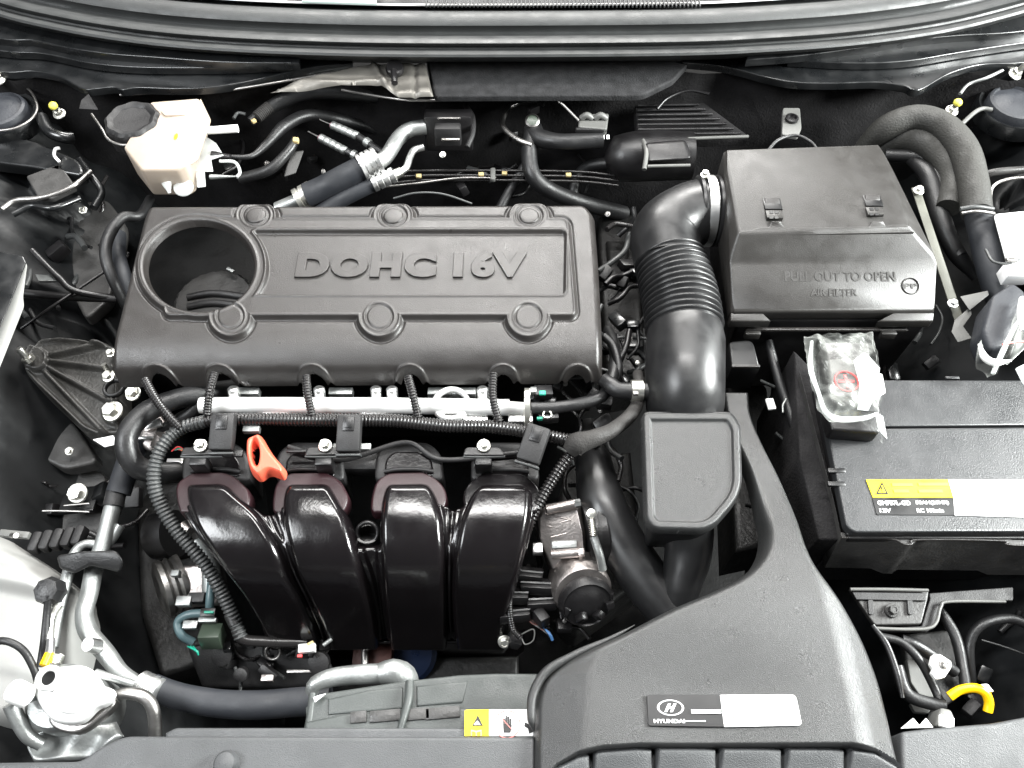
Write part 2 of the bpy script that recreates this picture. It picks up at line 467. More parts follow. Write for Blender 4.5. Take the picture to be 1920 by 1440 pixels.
def hf(name, u0, u1, v0, v1, step, zref, func, m, parent=None, smooth=180, disp=False):
    nu = int((u1-u0)/step)+1; nv = int((v1-v0)/step)+1
    u = np.linspace(u0, u1, nu); v = np.linspace(v0, v1, nv)
    U, V = np.meshgrid(u, v)
    res_ = func(U, V)
    Z, keep = res_[:2]
    if len(res_) > 2:                      # pull the outermost ring onto a clean outline
        d, lim = res_[2], res_[3]
        gv, gu = np.gradient(d, v, u)
        g = np.maximum(np.hypot(gu, gv), 1e-6)
        keep = d > -lim-2.2*step; core = d > -.55*step
        if len(res_) > 4: keep &= res_[4]
        tgt = np.where(np.abs(d) < .55*step, .03-d, np.where(d <= -.55*step, -lim-d, 0))
        tgt = np.clip(tgt, -step, 4*step)
        U = U+tgt*gu/g; V = V+tgt*gv/g
        Z = func(U, V)[0]
    a = (U-960)/FPX; b = (720-V)/FPX
    rz = -SP+b*CP
    zr = zref(V) if callable(zref) else zref
    t = (zr-CAM.z)/rz
    X = a*t; Y = CAM.y+(CP+b*SP)*t
    if disp:                               # Z is a height above the curved base surface, along its normal
        dY = np.gradient(Y, axis=0); dZ = np.gradient(zr, axis=0)
        L_n = np.hypot(dY, dZ)+1e-12
        ny, nz = dZ/L_n, -dY/L_n
        Y = Y+ny*Z; Z = zr+nz*Z
    co = np.stack([X, Y, Z], -1).reshape(-1, 3)
    idx = np.arange(nu*nv).reshape(nv, nu)
    k4 = keep[:-1, :-1] & keep[1:, :-1] & keep[:-1, 1:] & keep[1:, 1:]
    if len(res_) > 2: k4 &= core[:-1, :-1] | core[1:, :-1] | core[:-1, 1:] | core[1:, 1:]
    q = np.stack([idx[:-1, :-1], idx[1:, :-1], idx[1:, 1:], idx[:-1, 1:]], -1)[k4]
    used = np.unique(q); rem = np.full(nu*nv, -1); rem[used] = np.arange(len(used))
    co = co[used]; q = rem[q]
    me = bpy.data.meshes.new(name)
    me.vertices.add(len(co)); me.vertices.foreach_set('co', co.astype(np.float32).ravel())
    me.loops.add(q.size); me.loops.foreach_set('vertex_index', q.astype(np.int32).ravel())
    me.polygons.add(len(q)); me.polygons.foreach_set('loop_start', np.arange(0, q.size, 4, dtype=np.int32))
    me.update(calc_edges=True); me.validate()
    return ob(name, me, m, parent, smooth)
def rolledge(d, w, h):
    """0 inside, falls by h towards the edge over w px, quarter round"""
    t = np.clip(1-d/w, 0, 1)
    return -h*t**2.3

FONT = {}
def text(name, body, c, hpx, wpx, m, parent=None, depth=0.0006, bold=0.0, rot=(0, 0, 0), bevel=0.0, shear=0.0, gap=1.0, split=False):
    """flat or raised lettering, cap height hpx and total width wpx in photo pixels, centred on c"""
    cu = bpy.data.curves.new(name, 'FONT'); cu.body = body
    cu.size = 1.0; cu.extrude = 0; cu.offset = bold; cu.resolution_u = 4
    cu.shear = shear; cu.space_character = gap; cu.space_word = 0.5 if gap > 1.05 else 1.0; cu.align_x = 'CENTER'; cu.align_y = 'CENTER'
    if '\n' in body: cu.space_line = 1.0
    tmp = bpy.data.objects.new('tmp', cu); C.objects.link(tmp)
    bpy.context.view_layer.update()
    w = pt(c)
    sc = (-(CAM - w).dot(Vector((0, CP, -SP))))/FPX
    bb = [Vector(b) for b in tmp.bound_box]
    tw = max(b.x for b in bb)-min(b.x for b in bb); th = max(b.y for b in bb)-min(b.y for b in bb)
    sx = wpx*sc/tw; sy = hpx*sc/th
    cu.extrude = depth/sx; cu.bevel_depth = bevel/sx
    me = bpy.data.meshes.new_from_object(tmp)
    bpy.data.objects.remove(tmp)
    cx = sum(v.co.x for v in me.vertices)/len(me.vertices)
    xs = [v.co.x for v in me.vertices]; ys = [v.co.y for v in me.vertices]
    mx_, my_ = (min(xs)+max(xs))/2, (min(ys)+max(ys))/2
    for v in me.vertices:
        v.co.x = (v.co.x-mx_)*sx; v.co.y = (v.co.y-my_)*sy; v.co.z = v.co.z*sx
    me.materials.clear()
    if not split:
        o = ob(name, me, m, parent, 30)
        o.location = w; o.rotation_euler = rot
        return o
    # one object per letter
    par = list(range(len(me.vertices)))
    def find(i):
        while par[i] != i: par[i] = par[par[i]]; i = par[i]
        return i
    for e in me.edges: par[find(e.vertices[0])] = find(e.vertices[1])
    groups = {}
    for p in me.polygons: groups.setdefault(find(p.vertices[0]), []).append(tuple(p.vertices))
    for g in sorted(groups.values(), key=lambda g: min(me.vertices[i].co.x for f in g for i in f)):
        ids = sorted({i for f in g for i in f}); rm = {i: k for k, i in enumerate(ids)}
        o = ob('letter', mesh('letter', [me.vertices[i].co for i in ids], [tuple(rm[i] for i in f) for f in g]), m, parent, 30)
        o.location = w; o.rotation_euler = rot


# ================================================================== SETTING
PI = math.pi
BACK_Y = P(960, 118, 0.03).y       # upright firewall
def grid_mesh(name, rows):
    n = len(rows[0]); vsl = [v for r in rows for v in r]; fs = []
    for i in range(len(rows)-1):
        for k in range(n-1): fs.append((i*n+k, (i+1)*n+k, (i+1)*n+k+1, i*n+k+1))
    return mesh(name, vsl, fs)

floor = struct('floor', mesh('floor', [(-2, -1.6, -0.62), (2, -1.6, -0.62), (2, 1.6, -0.62), (-2, 1.6, -0.62)], [(0, 1, 2, 3)]), 'head')
def lerp_curve(pts):
    xs = [p[0] for p in pts]; q = spl(pts, 10)
    qx = np.array([a[0] for a in q]); qy = np.array([a[1] for a in q])
    return lambda x: float(np.interp(x, qx, qy))
SEALB = lerp_curve([(-260, -60), (-120, -10), (0, 34), (100, 58), (200, 76), (320, 91), (480, 102), (700, 109), (960, 110), (1280, 107), (1440, 100), (1600, 88), (1760, 66), (1880, 38), (1990, 4), (2150, -60)])
XS = [x for x in range(-220, 2141, 20)]
def band(name, prof, m, parent=None, kind=None, xs=None, smooth=60):
    rows = []
    for dy, z in prof:
        rows.append([P(x, SEALB(x)+dy, z) for x in (xs or XS)])
    o = ob(name, grid_mesh(name, rows), m, parent, smooth)
    if kind: o['kind'] = kind
    return o
# cowl and rubber seal
seal = thing('hood_seal', 'long grey ribbed rubber seal arching across the back of the engine bay', 'rubber seal')
band('lower_lip', [(9, -.02), (4, .025), (0, .040), (-3, .047), (-8, .050), (-13, .047), (-16, .040), (-18, .036)], 'seal', seal)
band('upper_rib', [(-18, .036), (-22, .038), (-25, .046), (-29, .051), (-35, .052), (-40, .047), (-43, .040), (-46, .034)], 'seal', seal)
cowl = band('cowl_panel', [(-46, .034), (-50, .035), (-56, .040), (-62, .050), (-72, .056), (-84, .058), (-88, .055), (-90, .040), (-92, .028), (-98, .026)], 'cowl', None, 'structure')
edge = band('windscreen_edge', [(-98, .026), (-99, .048), (-101.5, .050), (-103, .045)], 'white', None, 'structure')
band('windscreen_base', [(-103, .045), (-104, .03), (-150, .05), (-420, .16)], 'black', None, 'structure')
# cowl grille: upright bars at the top edge of the picture
gr = thing('cowl_grille', 'black slotted grille strip at the very top, below the windscreen', 'grille')
me0 = None
for i in range(70):
    x = 800+i*7.4
    if me0 is None:
        o = box('bar', (x, 2, .055), (.0022, .03, .004), 'seal', gr, bevel=0.0006); me0 = o.data; p0 = P(x, 2, .055)
    else:
        o = bpy.data.objects.new('bar', me0); C.objects.link(o); o.parent = gr
        o.location = P(x, 2+0.00001*(x-1050)**2*0, .055)-p0
gl = slab('screen_glass', [(566, -30), (706, -30), (706, 6), (566, 1)], .06, .004, 'seal', None, b=.001)
gl.data.materials.clear(); gl.data.materials.append(mat('pale_green_glass', (0.42, 0.5, 0.47), 0.15, var=0.02))
tagm(gl, 'pale green sliver of windscreen glass above the hood seal', 'windscreen')

# layered black sheet metal either side under the seal
def layer(pts, z, name='body_panel', m='paint', b=.0018, h=.012):
    o = slab(name, pts, z, h, m, None, b=b, seg=3); o['kind'] = 'structure'; return o
layer(spl([(-150, 40), (0, 72), (60, 75), (120, 88), (200, 100), (290, 107), (420, 116), (560, 118)])+[(560, 60), (-150, -40)], .030)
layer(spl([(-150, 70), (0, 95), (80, 100), (170, 118), (270, 126), (420, 126), (560, 120)])+[(560, 60), (-150, -40)], .018)
layer(spl([(-150, 110), (0, 134), (60, 133), (110, 143), (155, 166), (180, 166), (212, 163), (230, 168), (260, 164), (330, 166), (400, 163), (470, 152), (540, 135), (600, 124), (660, 119)])+[(660, 90), (-150, -20)], .004)
layer(spl([(2080, 30), (1920, 58), (1800, 66), (1720, 74), (1600, 91), (1500, 104), (1400, 112)])+[(1400, 50), (2080, -80)], .030)
layer(spl([(2080, 60), (1920, 80), (1800, 98), (1700, 114), (1600, 118), (1480, 112)])+[(1480, 50), (2080, -60)], .018)
layer(spl([(2080, 100), (1920, 117), (1840, 121), (1780, 138), (1725, 168), (1700, 162), (1690, 160), (1640, 154), (1560, 156), (1490, 154), (1440, 145), (1400, 134), (1350, 123), (1280, 116)])+[(1280, 80), (2080, -60)], .004)
# firewall with its felt
rows = []
for j in range(14):
    z = -0.012-j*0.045
    rows.append([Vector((x*0.03, BACK_Y+0.03+0.018*math.sin(x*0.9+j*.5)*math.sin(j*0.8+x*.31)-j*0.006, z)) for x in range(-36, 37)])
fw = struct('firewall', grid_mesh('firewall', rows), 'felt', smooth=180)
pad = slab('felt_pad', rpoly([(798, 112), (1300, 112), (1262, 150), (1205, 178, 14), (815, 180)], 5), .0, .010, 'padfelt', fw, b=.003)
foil = thing('foil_heat_shield', 'crumpled silver foil shield with a black fastener under the middle of the seal', 'heat shield')
def foilf(U, V):
    d = sd_poly(U, V, [(505, 169), (560, 151), (600, 136), (640, 126), (700, 116), (797, 114), (812, 176), (745, 177), (715, 161), (640, 159), (560, 167)])
    Z = .014+rolledge(d, 5, .005)+.0018*np.sin(U*.05+V*.11)*np.cos(V*.17-U*.02)+.005*np.exp(-((U-700-(V-118)*.5)/7)**2)+.006*np.exp(-((V-157-(U-700)*.02)/6)**2)*(U < 745)-.003*np.exp(-((U-778)/5)**2)
    return Z, d > -1, d, 0
hf('sheet', 420, 820, 108, 186, 2.5, .014, foilf, 'foil', foil)
lathe('fastener', (740, 128, .022), [(.0, .004), (.012, .004), (.014, .0), (.014, -.004), (.005, -.008)][::-1], 'black', foil, (0, -.4, 1))
tube('fastener_pin', [(738, 132, .024), (740, 156, .022)], 6, 'black', foil, seg=12)
t = tube('foil_edge_rail', [(225, 178, -.01), (300, 174, -.01), (400, 172, -.01), (500, 158, 0), (600, 140, 0)], 2.5, 'steel'); tagm(t, 'thin steel rail under the left panel edge leading to the foil shield', 'rail')
t = tube('brake_pipe', [(640, 168, .0), (720, 182, -.01), (780, 188, -.01), (900, 186, -.012), (1030, 184, -.012), (1050, 192, -.015), (1085, 226, -.03)], 2.6, 'steel'); tagm(t, 'thin metal pipe running along the firewall under the felt pad', 'pipe')

# inner wings: black painted, lumpy sheet metal
def wingL(U, V):
    Z = -.075-.00075*np.clip(U, -200, 400)-.10*sm((V-640)/260.)-.22*sm((U-190)/120.)
    Z += .008*np.sin(U*.017+V*.010)*np.sin(V*.014+1)+.002*np.sin(U*.06-V*.031)
    Z += .045*sm(sd_ell(U, V, 10, 205, 120, 78)/26.)
    Z += -.06*sm(sd_ell(U, V, 70, 560, 90, 60)/20.)
    Z += .02*np.exp(-((V-345-(U-60)*-.25)/14)**2)*(U < 150)
    Z += .018*sm(sd_poly(U, V, [(40, 320), (115, 300), (145, 345), (60, 372)])/8.)
    Z += .014*np.exp(-((V-388+.15*(U-30))/9)**2)*sm((170-U)/40.)
    return Z, U > -1e9
def wingR(U, V):
    Z = -.075-.0009*np.clip(1920-U, -200, 400)-.12*sm((V-640)/200.)
    Z += .008*np.sin(U*.017+V*.010)*np.sin(V*.014+1)+.002*np.sin(U*.05-V*.031)
    Z += .045*sm(sd_ell(U, V, 1900, 195, 95, 62)/22.)
    Z += .02*sm(sd_ell(U, V, 1930, 370, 75, 50)/14.)-.05*sm(sd_ell(U, V, 1930, 372, 50, 28)/10.)
    return Z, U > -1e9
o = hf('inner_wing', -320, 330, 90, 1500, 6, -.08, wingL, 'wing'); o['kind'] = 'structure'
o = hf('inner_wing', 1560, 2200, 90, 1500, 6, -.08, wingR, 'wing'); o['kind'] = 'structure'

# strut tops
def strut(cx, cy, r, label, z=-.03):
    t = thing('strut_mount_cap', label, 'strut mount', 'strut caps at the back corners')
    s = S(cx, cy, z)
    lathe('rim', (cx, cy, z), [(r*1.32*s, -.03), (r*1.32*s, -.012), (r*1.25*s, -.006), (r*1.12*s, -.008), (r*1.05*s, -.016), (r*.9*s, -.016)], 'paint', t, (0, 0, 1), 48)
    lathe('cap', (cx, cy, z), [(r*1.0*s, -.03), (r*1.0*s, -.004), (r*.95*s, .002), (r*.86*s, .004), (r*.82*s, -.0), (r*.5*s, .004), (r*.2*s, .005)], 'dome', t, (0, 0, 1), 48)
    return t
t = strut(-2, 206, 50, 'dark round strut cap at the left edge below the sheet metal')
t = strut(1905, 193, 50, 'dark round strut cap in the upper right corner beside a yellow topped stud')
def studnut(c, r, label, cat='bolt', top=None, name='stud', m='zinc', axis=(0, -.2, 1), group=None):
    t = thing(name, label, cat, group)
    bolt(c, r, t, m, axis, 'nut')
    w = pt(c); s = r*S(*c) if not isinstance(c, Vector) else r*.0007
    a = Vector(axis).normalized()
    lathe('thread', w+a*s*.5, [(s*.42, 0), (s*.42, s*1.5), (s*.34, s*1.7)], m, t, axis, 14)
    if top:
        lathe('paint_dot', w+a*s*1.7, [(s*.62, 0), (s*.66, s*.35), (s*.5, s*.6), (s*.2, s*.7)], top, t, axis, 16)
    return t
studnut((112, 214, -.03), 12, 'yellow tipped strut stud in the upper left corner', top='lemon', name='strut_stud')
studnut((1784, 208, -.03), 12, 'yellow tipped strut stud in the upper right beside the large curved hose', top='lemon', name='strut_stud')
studnut((1902, 140, -.01), 13, 'bare silver stud at the right edge above the strut cap', name='strut_stud', axis=(.2, -.2, 1))
studnut((-2, 150, -.01), 13, 'bare silver stud at the left edge above the strut cap', name='strut_stud')

t = slab('wing_tab', rpoly([(48, 330), (112, 306), (142, 350), (96, 372), (70, 368)], 5), -.05, .008, 'oxide', None, b=.002); tagm(t, 'grey sheet metal tab on the dark left wing below the strut cap', 'bracket')
def bar(lab, pts, r, m='paint', cat='body seam'):
    o = tube('wing_seam', pts, r, m, None, seg=12); tagm(o, lab, cat); return o
bar('curved pale edged seam under the grey tab on the left wing', [(4, 392, -.05), (30, 376, -.05), (70, 372, -.05), (110, 362, -.05), (145, 344, -.05), (170, 322, -.06)], 5, 'steel')  # pale steel puts the highlight on this black lip into the colour
bar('second dark seam below the curved one on the left wing', [(24, 402, -.06), (60, 386, -.06), (100, 390, -.06), (150, 372, -.07)], 6, 'paint')
bar('small white hook shaped edge above the grey tab', [(112, 304, -.045), (102, 292, -.04), (104, 280, -.04), (112, 278, -.04)], 3, 'rail')
bar('dark upright flange edge left of the top hose', [(150, 300, -.07), (172, 330, -.07), (190, 360, -.08), (176, 390, -.08)], 7, 'paint')
bar('curved bulge left of the strut stud', [(78, 220, -.04), (92, 246, -.04), (120, 258, -.045), (136, 258, -.05)], 11, 'paint')
bar('dark ring edge of the right wing opening', [(1838, 330, -.05), (1870, 322, -.04), (1925, 318, -.04)], 7, 'oxide')
bar('curved lip of the right wing opening', [(1856, 380, -.05), (1862, 350, -.045), (1890, 336, -.04), (1930, 332, -.04)], 3, 'steel')
bar('pale bent wire bracket beside the right strut cap', [(1800, 236, -.04), (1826, 212, -.03), (1842, 204, -.03), (1860, 206, -.03)], 4, 'greyclip')
bar('bright bent edge running to the right edge stud', [(1800, 176, -.02), (1816, 158, -.02), (1850, 146, -.01), (1880, 132, -.005)], 3, 'dullalu')
bar('pale seam under the left strut cap', [(-10, 246, -.03), (30, 240, -.03), (60, 222, -.03), (70, 200, -.03), (58, 172, -.03), (40, 160, -.03)], 2.4, 'steel')

for pts_, z_ in (([(-60, 700), (20, 700), (70, 728), (150, 806), (186, 866), (120, 880), (40, 840), (-60, 800)], -.165), ([(60, 866), (196, 884), (204, 960), (190, 1010), (100, 1006), (70, 940)], -.20), ([(150, 380), (200, 372), (236, 420), (206, 560), (160, 600), (120, 520)], -.15), ([(-40, 250), (60, 262), (150, 300), (160, 330), (60, 312), (-40, 300)], -.05)):
    o = slab('inner_panel', rpoly(pts_, 14), z_, .02, 'oxide' if z_ < -.1 else 'paint', None, b=.004); o['kind'] = 'structure'
# ================================================================== ENGINE COVER
cover = thing('engine_cover', 'large dark grey plastic engine cover embossed DOHC 16V with a round opening at its left', 'engine cover')
CAPS_B = [(433, 596), (712, 597), (990, 597)]
CAPS_T = [(481, 407), (738, 408), (992, 408)]
ARCH = [(283, 690, 30), (402, 687, 26), (580, 686, 26), (766, 685, 27), (943, 684, 28), (1085, 684, 28)]
def coverf(U, V):
    out = rpoly([(276, 379, 18), (1099, 376, 24), (1116, 398, 8), (1124, 500, 30), (1133, 684, 8), (192, 688, 8), (213, 612, 30), (241, 500, 40), (265, 402, 20)], 20, 6)
    d = sd_poly(U, V, out)
    Z = np.zeros(U.shape)
    Z += rolledge(d, 15, .013)
    # front rolls over
    f = np.clip((V-612)/88., 0, 1.02)
    Z += -.062*(1-np.sqrt(np.clip(1-(f*.97)**2.2, 0, 1)))
    # raised plate with lobes
    plate = sd_poly(U, V, rpoly([(380, 411), (1066, 411, 16), (1081, 596, 14), (310, 596), (300, 500)], 12, 6))
    ring = sd_ell(U, V, 375, 502, 117, 96)
    pd = np.maximum(plate, ring)
    for cx, cy in CAPS_B: pd = np.maximum(pd, sd_ell(U, V, cx, cy, 41, 38))
    for cx, cy in CAPS_T: pd = np.maximum(pd, sd_ell(U, V, cx, cy, 39, 30))
    back = sm((pd+1.8)/3.6)
    Z += .0042*back-.0024*np.exp(-((pd+4.6)/2.2)**2)+.0011*np.exp(-((pd-2.8)/1.9)**2)
    # recessed name panel, its left side following the opening
    pan = sd_poly(U, V, rpoly([(478, 437, 8), (1060, 437, 9), (1058, 555, 9), (455, 555, 6)], 8, 5))
    notch = sd_ell(U, V, 375, 502, 128, 106)
    bar = sd_poly(U, V, [(430, 500), (470, 440), (500, 437), (505, 470), (498, 520), (478, 555), (440, 556)])
    pan = np.minimum(pan, -notch)
    Z += -.0046*sm((pan+1.2)/3.)+.0015*np.exp(-((pan+3.4)/2.0)**2)
    # rings round the caps
    for cx, cy in CAPS_B+CAPS_T:
        ry = 24.5 if cy > 500 else 21
        e = sd_ell(U, V, cx, cy, 26, ry)
        Z += -.0016*np.exp(-((e-2)/1.7)**2)+.0008*np.exp(-((e+2.2)/1.7)**2)
    # round opening
    h = sd_ell(U, V, 375, 502, 104, 86)
    Z += .0010*np.exp(-((h+5)/2.2)**2)
    Z += np.where(h > -2, -.0015*np.clip((h+2)/2., 0, 1)**2, 0)
    Z += np.where(h > 0, -.006*sm(h/2.2), 0)
    # moulded arches at the front edge
    holes = np.full(U.shape, -1e9)
    for i, (cx, cy, r) in enumerate(ARCH):
        e = sd_ell(U, V, cx, 701, 30, 22)
        Z += .0075*np.exp(-((e+4.5)/3.6)**2)*sm((e+14)/8.)
        holes = np.maximum(holes, e)
    # skirt
    d = np.minimum(d, np.minimum(2.6-h, -.2-holes))
    Z = np.where(d < 0, Z-np.where(h > -9, .004, .05-.045*sm((V-640)/36.))*np.clip(-d/1.5, 0, 1), Z)
    return Z, None, d, 1.2
hf('shell', 200, 1140, 376, 712, 1.35, 0.0, coverf, 'cover', cover)
text('lettering', 'DOHC 16V', (772, 496, .0012), 61, 430, 'cover', cover, depth=.0005, bold=.052, bevel=.0007, gap=1.12, split=True)
for cx, cy in CAPS_T:
    s = S(cx, cy, 0)
    lathe('screw_cap', (cx, cy, .0016), [(19*s, -.002), (19*s, .0028), (17.5*s, .0042), (15*s, .0046), (6*s, .0048)], 'cover', cover, seg=40)
for cx, cy in CAPS_B:
    s = S(cx, cy, 0)
    lathe('screw_cap', (cx, cy, .0016), [(20*s, -.002), (20*s, .0010), (19*s, .0018), (17*s, .0018), (16.4*s, .0006), (6*s, .0006)], 'cover', cover, seg=40)
# rocker cover beneath, seen through the opening, with its filler cap
rk = slab('cylinder_head', rpoly([(262, 400), (1090, 395), (1108, 690), (240, 695)], 16), -.15, .2, 'head', None, b=.01); tagm(rk, 'dark cylinder head hidden beneath the engine cover', 'cylinder head')
oc = thing('oil_filler_cap', 'black ribbed oil filler cap down inside the round opening of the cover', 'filler cap')
sc_ = S(400, 560, -.09)
lathe('cap_body', (402, 566, -.09), [(70*sc_, -.04), (74*sc_, -.030), (74*sc_, .0), (68*sc_, .005), (20*sc_, .006)], 'oxide', oc, (0, 0, 1), 80, (24, .015))
for dy_ in (-6, 12): tube('cap_grip', [(352, 560+dy_+4, -.083), (400, 556+dy_, -.081), (462, 560+dy_+3, -.083)], 7, 'blackm', oc, seg=10)
box('cap_tab', (432, 506, -.07), (.012, .005, .003), 'dullalu', oc, (0, .1, -.5))

# ================================================================== FUEL RAIL
rail = thing('fuel_rail', 'bright bare aluminium fuel rail lying below the front edge of the engine cover', 'fuel rail')
ZR = -.045
tube('rail_pipe', [(376, 760, ZR), (560, 760, ZR), (760, 761, ZR), (955, 764, ZR)], 15.5, 'rail', rail, seg=28)
tube('rail_neck', [(952, 764, ZR), (985, 765, ZR)], [12, 11], 'rail', rail, seg=20)
lathe('end_plate', (988, 764, ZR), [(.010, -.004), (.024, -.003), (.024, .003), (.010, .004)], 'zinc', rail, (1, 0, 0), 24)
box('end_lug', (989, 740, ZR+.004), (.007, .010, .016), 'zinc', rail)
box('end_lug', (988, 792, ZR-.004), (.007, .010, .016), 'zinc', rail)
def ringm(name, c, R, r, m, parent, axis=(0, 0, 1), n=40):
    vsl, fs = [], []
    for i in range(n):
        a = 2*PI*i/n
        for k in range(10):
            b = 2*PI*k/10; q = R+r*math.cos(b)
            vsl.append((q*math.cos(a), q*math.sin(a), r*math.sin(b)*1.6))
        j = (i+1) % n
        for k in range(10): fs.append((i*10+k, j*10+k, j*10+(k+1) % 10, i*10+(k+1) % 10))
    o = ob(name, mesh(name, vsl, fs), m, parent, 180)
    o.location = pt(c); o.rotation_euler = Vector(axis).to_track_quat('Z', 'Y').to_euler(); return o
ringm('clamp_ring', (846, 758, ZR-.002), .021, .0035, 'rail', rail)
for x in (470, 655, 846, 930):
    box('rail_bracket', (x+46, 783, ZR-.010), (.030, .016, .010), 'alu', rail)
for x in (440, 600, 706, 736, 905):
    lathe('rail_boss', (x, 745, ZR), [(.007, 0), (.007, .012), (.005, .014)], 'alu', rail, (0, .6, 1), 16)
for x in (465, 640, 825, 870):
    box('injector_clip', (x, 737, ZR-.012), (.03, .01, .012), 'dullalu', rail)
t = tube('fuel_hose', [(996, 765, ZR), (1040, 764, ZR), (1085, 757, ZR), (1130, 742, -.05), (1150, 700, -.06), (1152, 650, -.08), (1140, 620, -.1)], 11, 'rubber'); tagm(t, 'black fuel hose curving from the silver rail end behind the cover corner', 'hose')
t = thing('hose_connector', 'small green and black quick connector beside the end of the fuel rail', 'connector')
box('connector_body', (1018, 736, -.045), (.022, .014, .014), 'black', t, (0, .1, .1)); box('green_tab', (1017, 737, -.034), (.008, .006, .004), 'teal2', t); box('connector_lug', (1000, 733, -.04), (.008, .008, .008), 'dullalu', t)
t = thing('fuel_connector', 'small black connector with silver latch just below the fuel rail end', 'connector')
box('connector_body', (1028, 782, -.055), (.024, .012, .014), 'black', t, (0, 0, .1)); ringm('latch', (1026, 777, -.043), .005, .001, 'zinc', t); box('green_tab', (1012, 785, -.048), (.007, .004, .005), 'teal2', t)

# ================================================================== WIRING LOOM
loom = thing('wiring_loom', 'black ribbed wiring loom running below the fuel rail and curving down on the left', 'wiring loom')
RB = .0042
LP = [(575, 1205, -.20), (500, 1203, -.19), (452, 1196, -.18), (438, 1160, -.17), (415, 1110, -.15), (382, 1055, -.125), (335, 1000, -.10), (303, 950, -.08), (288, 900, -.06), (300, 845, -.045), (335, 806, -.04), (385, 790, -.035), (470, 786, -.03), (560, 787, -.03), (640, 788, -.03), (740, 789, -.03), (830, 798, -.03), (920, 800, -.03), (1000, 812, -.03), (1080, 828, -.03)]
tube('smooth_tail', LP[:4], 10, 'loom', loom, seg=16)
tube('left_conduit', LP[2:12], 12, 'loomg', loom, seg=16, rib=(.0050, .0016))
tube('main_conduit', LP[10:], [10, 11, 11, 12, 12, 12, 12, 12, 11, 11], 'loom', loom, seg=16, rib=(RB, .0013))
for a in ([(272, 712, -.02), (290, 745, -.02), (312, 775, -.025), (338, 803, -.035)], [(402, 700, -.01), (393, 735, -.012), (388, 778, -.03)], [(574, 705, -.008), (577, 740, -.012), (585, 780, -.026)],
          [(765, 706, -.008), (774, 740, -.012), (784, 782, -.026)], [(925, 700, -.004), (924, 745, -.012), (935, 790, -.026)]):
    tube('branch_conduit', a, 7.5, 'loom', loom, seg=12, rib=(.0034, .0011))
tube('right_conduit', [(1072, 848, -.035), (1045, 885, -.045), (1012, 940, -.06), (985, 1000, -.08), (970, 1050, -.1), (958, 1098, -.12)], 9.5, 'loom', loom, seg=14, rib=(.0044, .0018))
tube('thin_conduit', [(958, 1095, -.12), (955, 1140, -.14), (962, 1180, -.16), (975, 1195, -.17)], 5.5, 'loom', loom, seg=10, rib=(.003, .001))
tube('taped_branch', [(1068, 846, -.033), (1082, 832, -.026), (1110, 823, -.024), (1150, 805, -.028), (1185, 775, -.04), (1200, 740, -.05), (1196, 700, -.06)], [15, 22, 17, 14, 13, 11, 10], 'tape', loom, seg=16)
tube('collar', [(432, 1150, -.168), (441, 1172, -.172)], [13, 12], 'black', loom)
def loomclip(c, rot, h, w=.028):
    """square-eyed clip"""
    b = thing('loom_clip', h, 'cable clip', 'clips holding the wiring loom')
    c = pt(c); R = Matrix.Rotation(rot, 3, 'Z')
    cb = box('clip_body', c+R@Vector((0, -.010, -.002)), (w, .044, .014), 'blackm', b, (.30, 0, rot), bevel=.003)
    box('eye_frame', c+R@Vector((0, -.002, .0075)), (.0135, .017, .004), 'black', cb, (.30, 0, rot), bevel=.001)
    box('eye', c+R@Vector((0, -.002, .0085)), (.0085, .011, .004), 'ink', cb, (.30, 0, rot), bevel=.0005)
    box('clip_lip', c+R@Vector((0, -.033, -.012)), (w*1.05, .003, .010), 'loomg', b, (.30, 0, rot), bevel=.001)
    return b
loomclip((420, 795, -.022), 0, 'black square eyed clip on the loom above the orange loop')
loomclip((656, 798, -.02), 0, 'black square eyed clip in the middle of the loom')
loomclip((1006, 818, -.018), -.35, 'black tilted clip at the right end of the loom beside the taped fork')
def cabletie(c, rot): pass

# ================================================================== INTAKE MANIFOLD
man = thing('intake_manifold', 'glossy black intake manifold with four curved runners below the wiring loom', 'intake manifold')
RUN = [
    ([(402, 900, -.066), (404, 908, -.058), (412, 930, -.052), (430, 985, -.058), (464, 1045, -.086), (512, 1110, -.145), (548, 1165, -.195), (560, 1215, -.25)], [44, 84, 100, 108, 110, 110, 108, 104]),
    ([(586, 900, -.066), (587, 908, -.058), (592, 930, -.052), (606, 985, -.058), (628, 1045, -.086), (650, 1110, -.145), (664, 1165, -.195), (668, 1215, -.25)], [44, 84, 100, 108, 112, 112, 110, 106]),
    ([(764, 900, -.066), (765, 908, -.058), (768, 930, -.052), (776, 985, -.058), (783, 1045, -.086), (784, 1110, -.145), (782, 1165, -.195), (780, 1215, -.25)], [44, 84, 102, 112, 118, 118, 116, 112]),
    ([(942, 900, -.066), (941, 908, -.058), (936, 930, -.052), (924, 985, -.058), (908, 1045, -.086), (898, 1110, -.145), (890, 1165, -.195), (885, 1215, -.25)], [44, 84, 102, 112, 116, 116, 112, 108])]
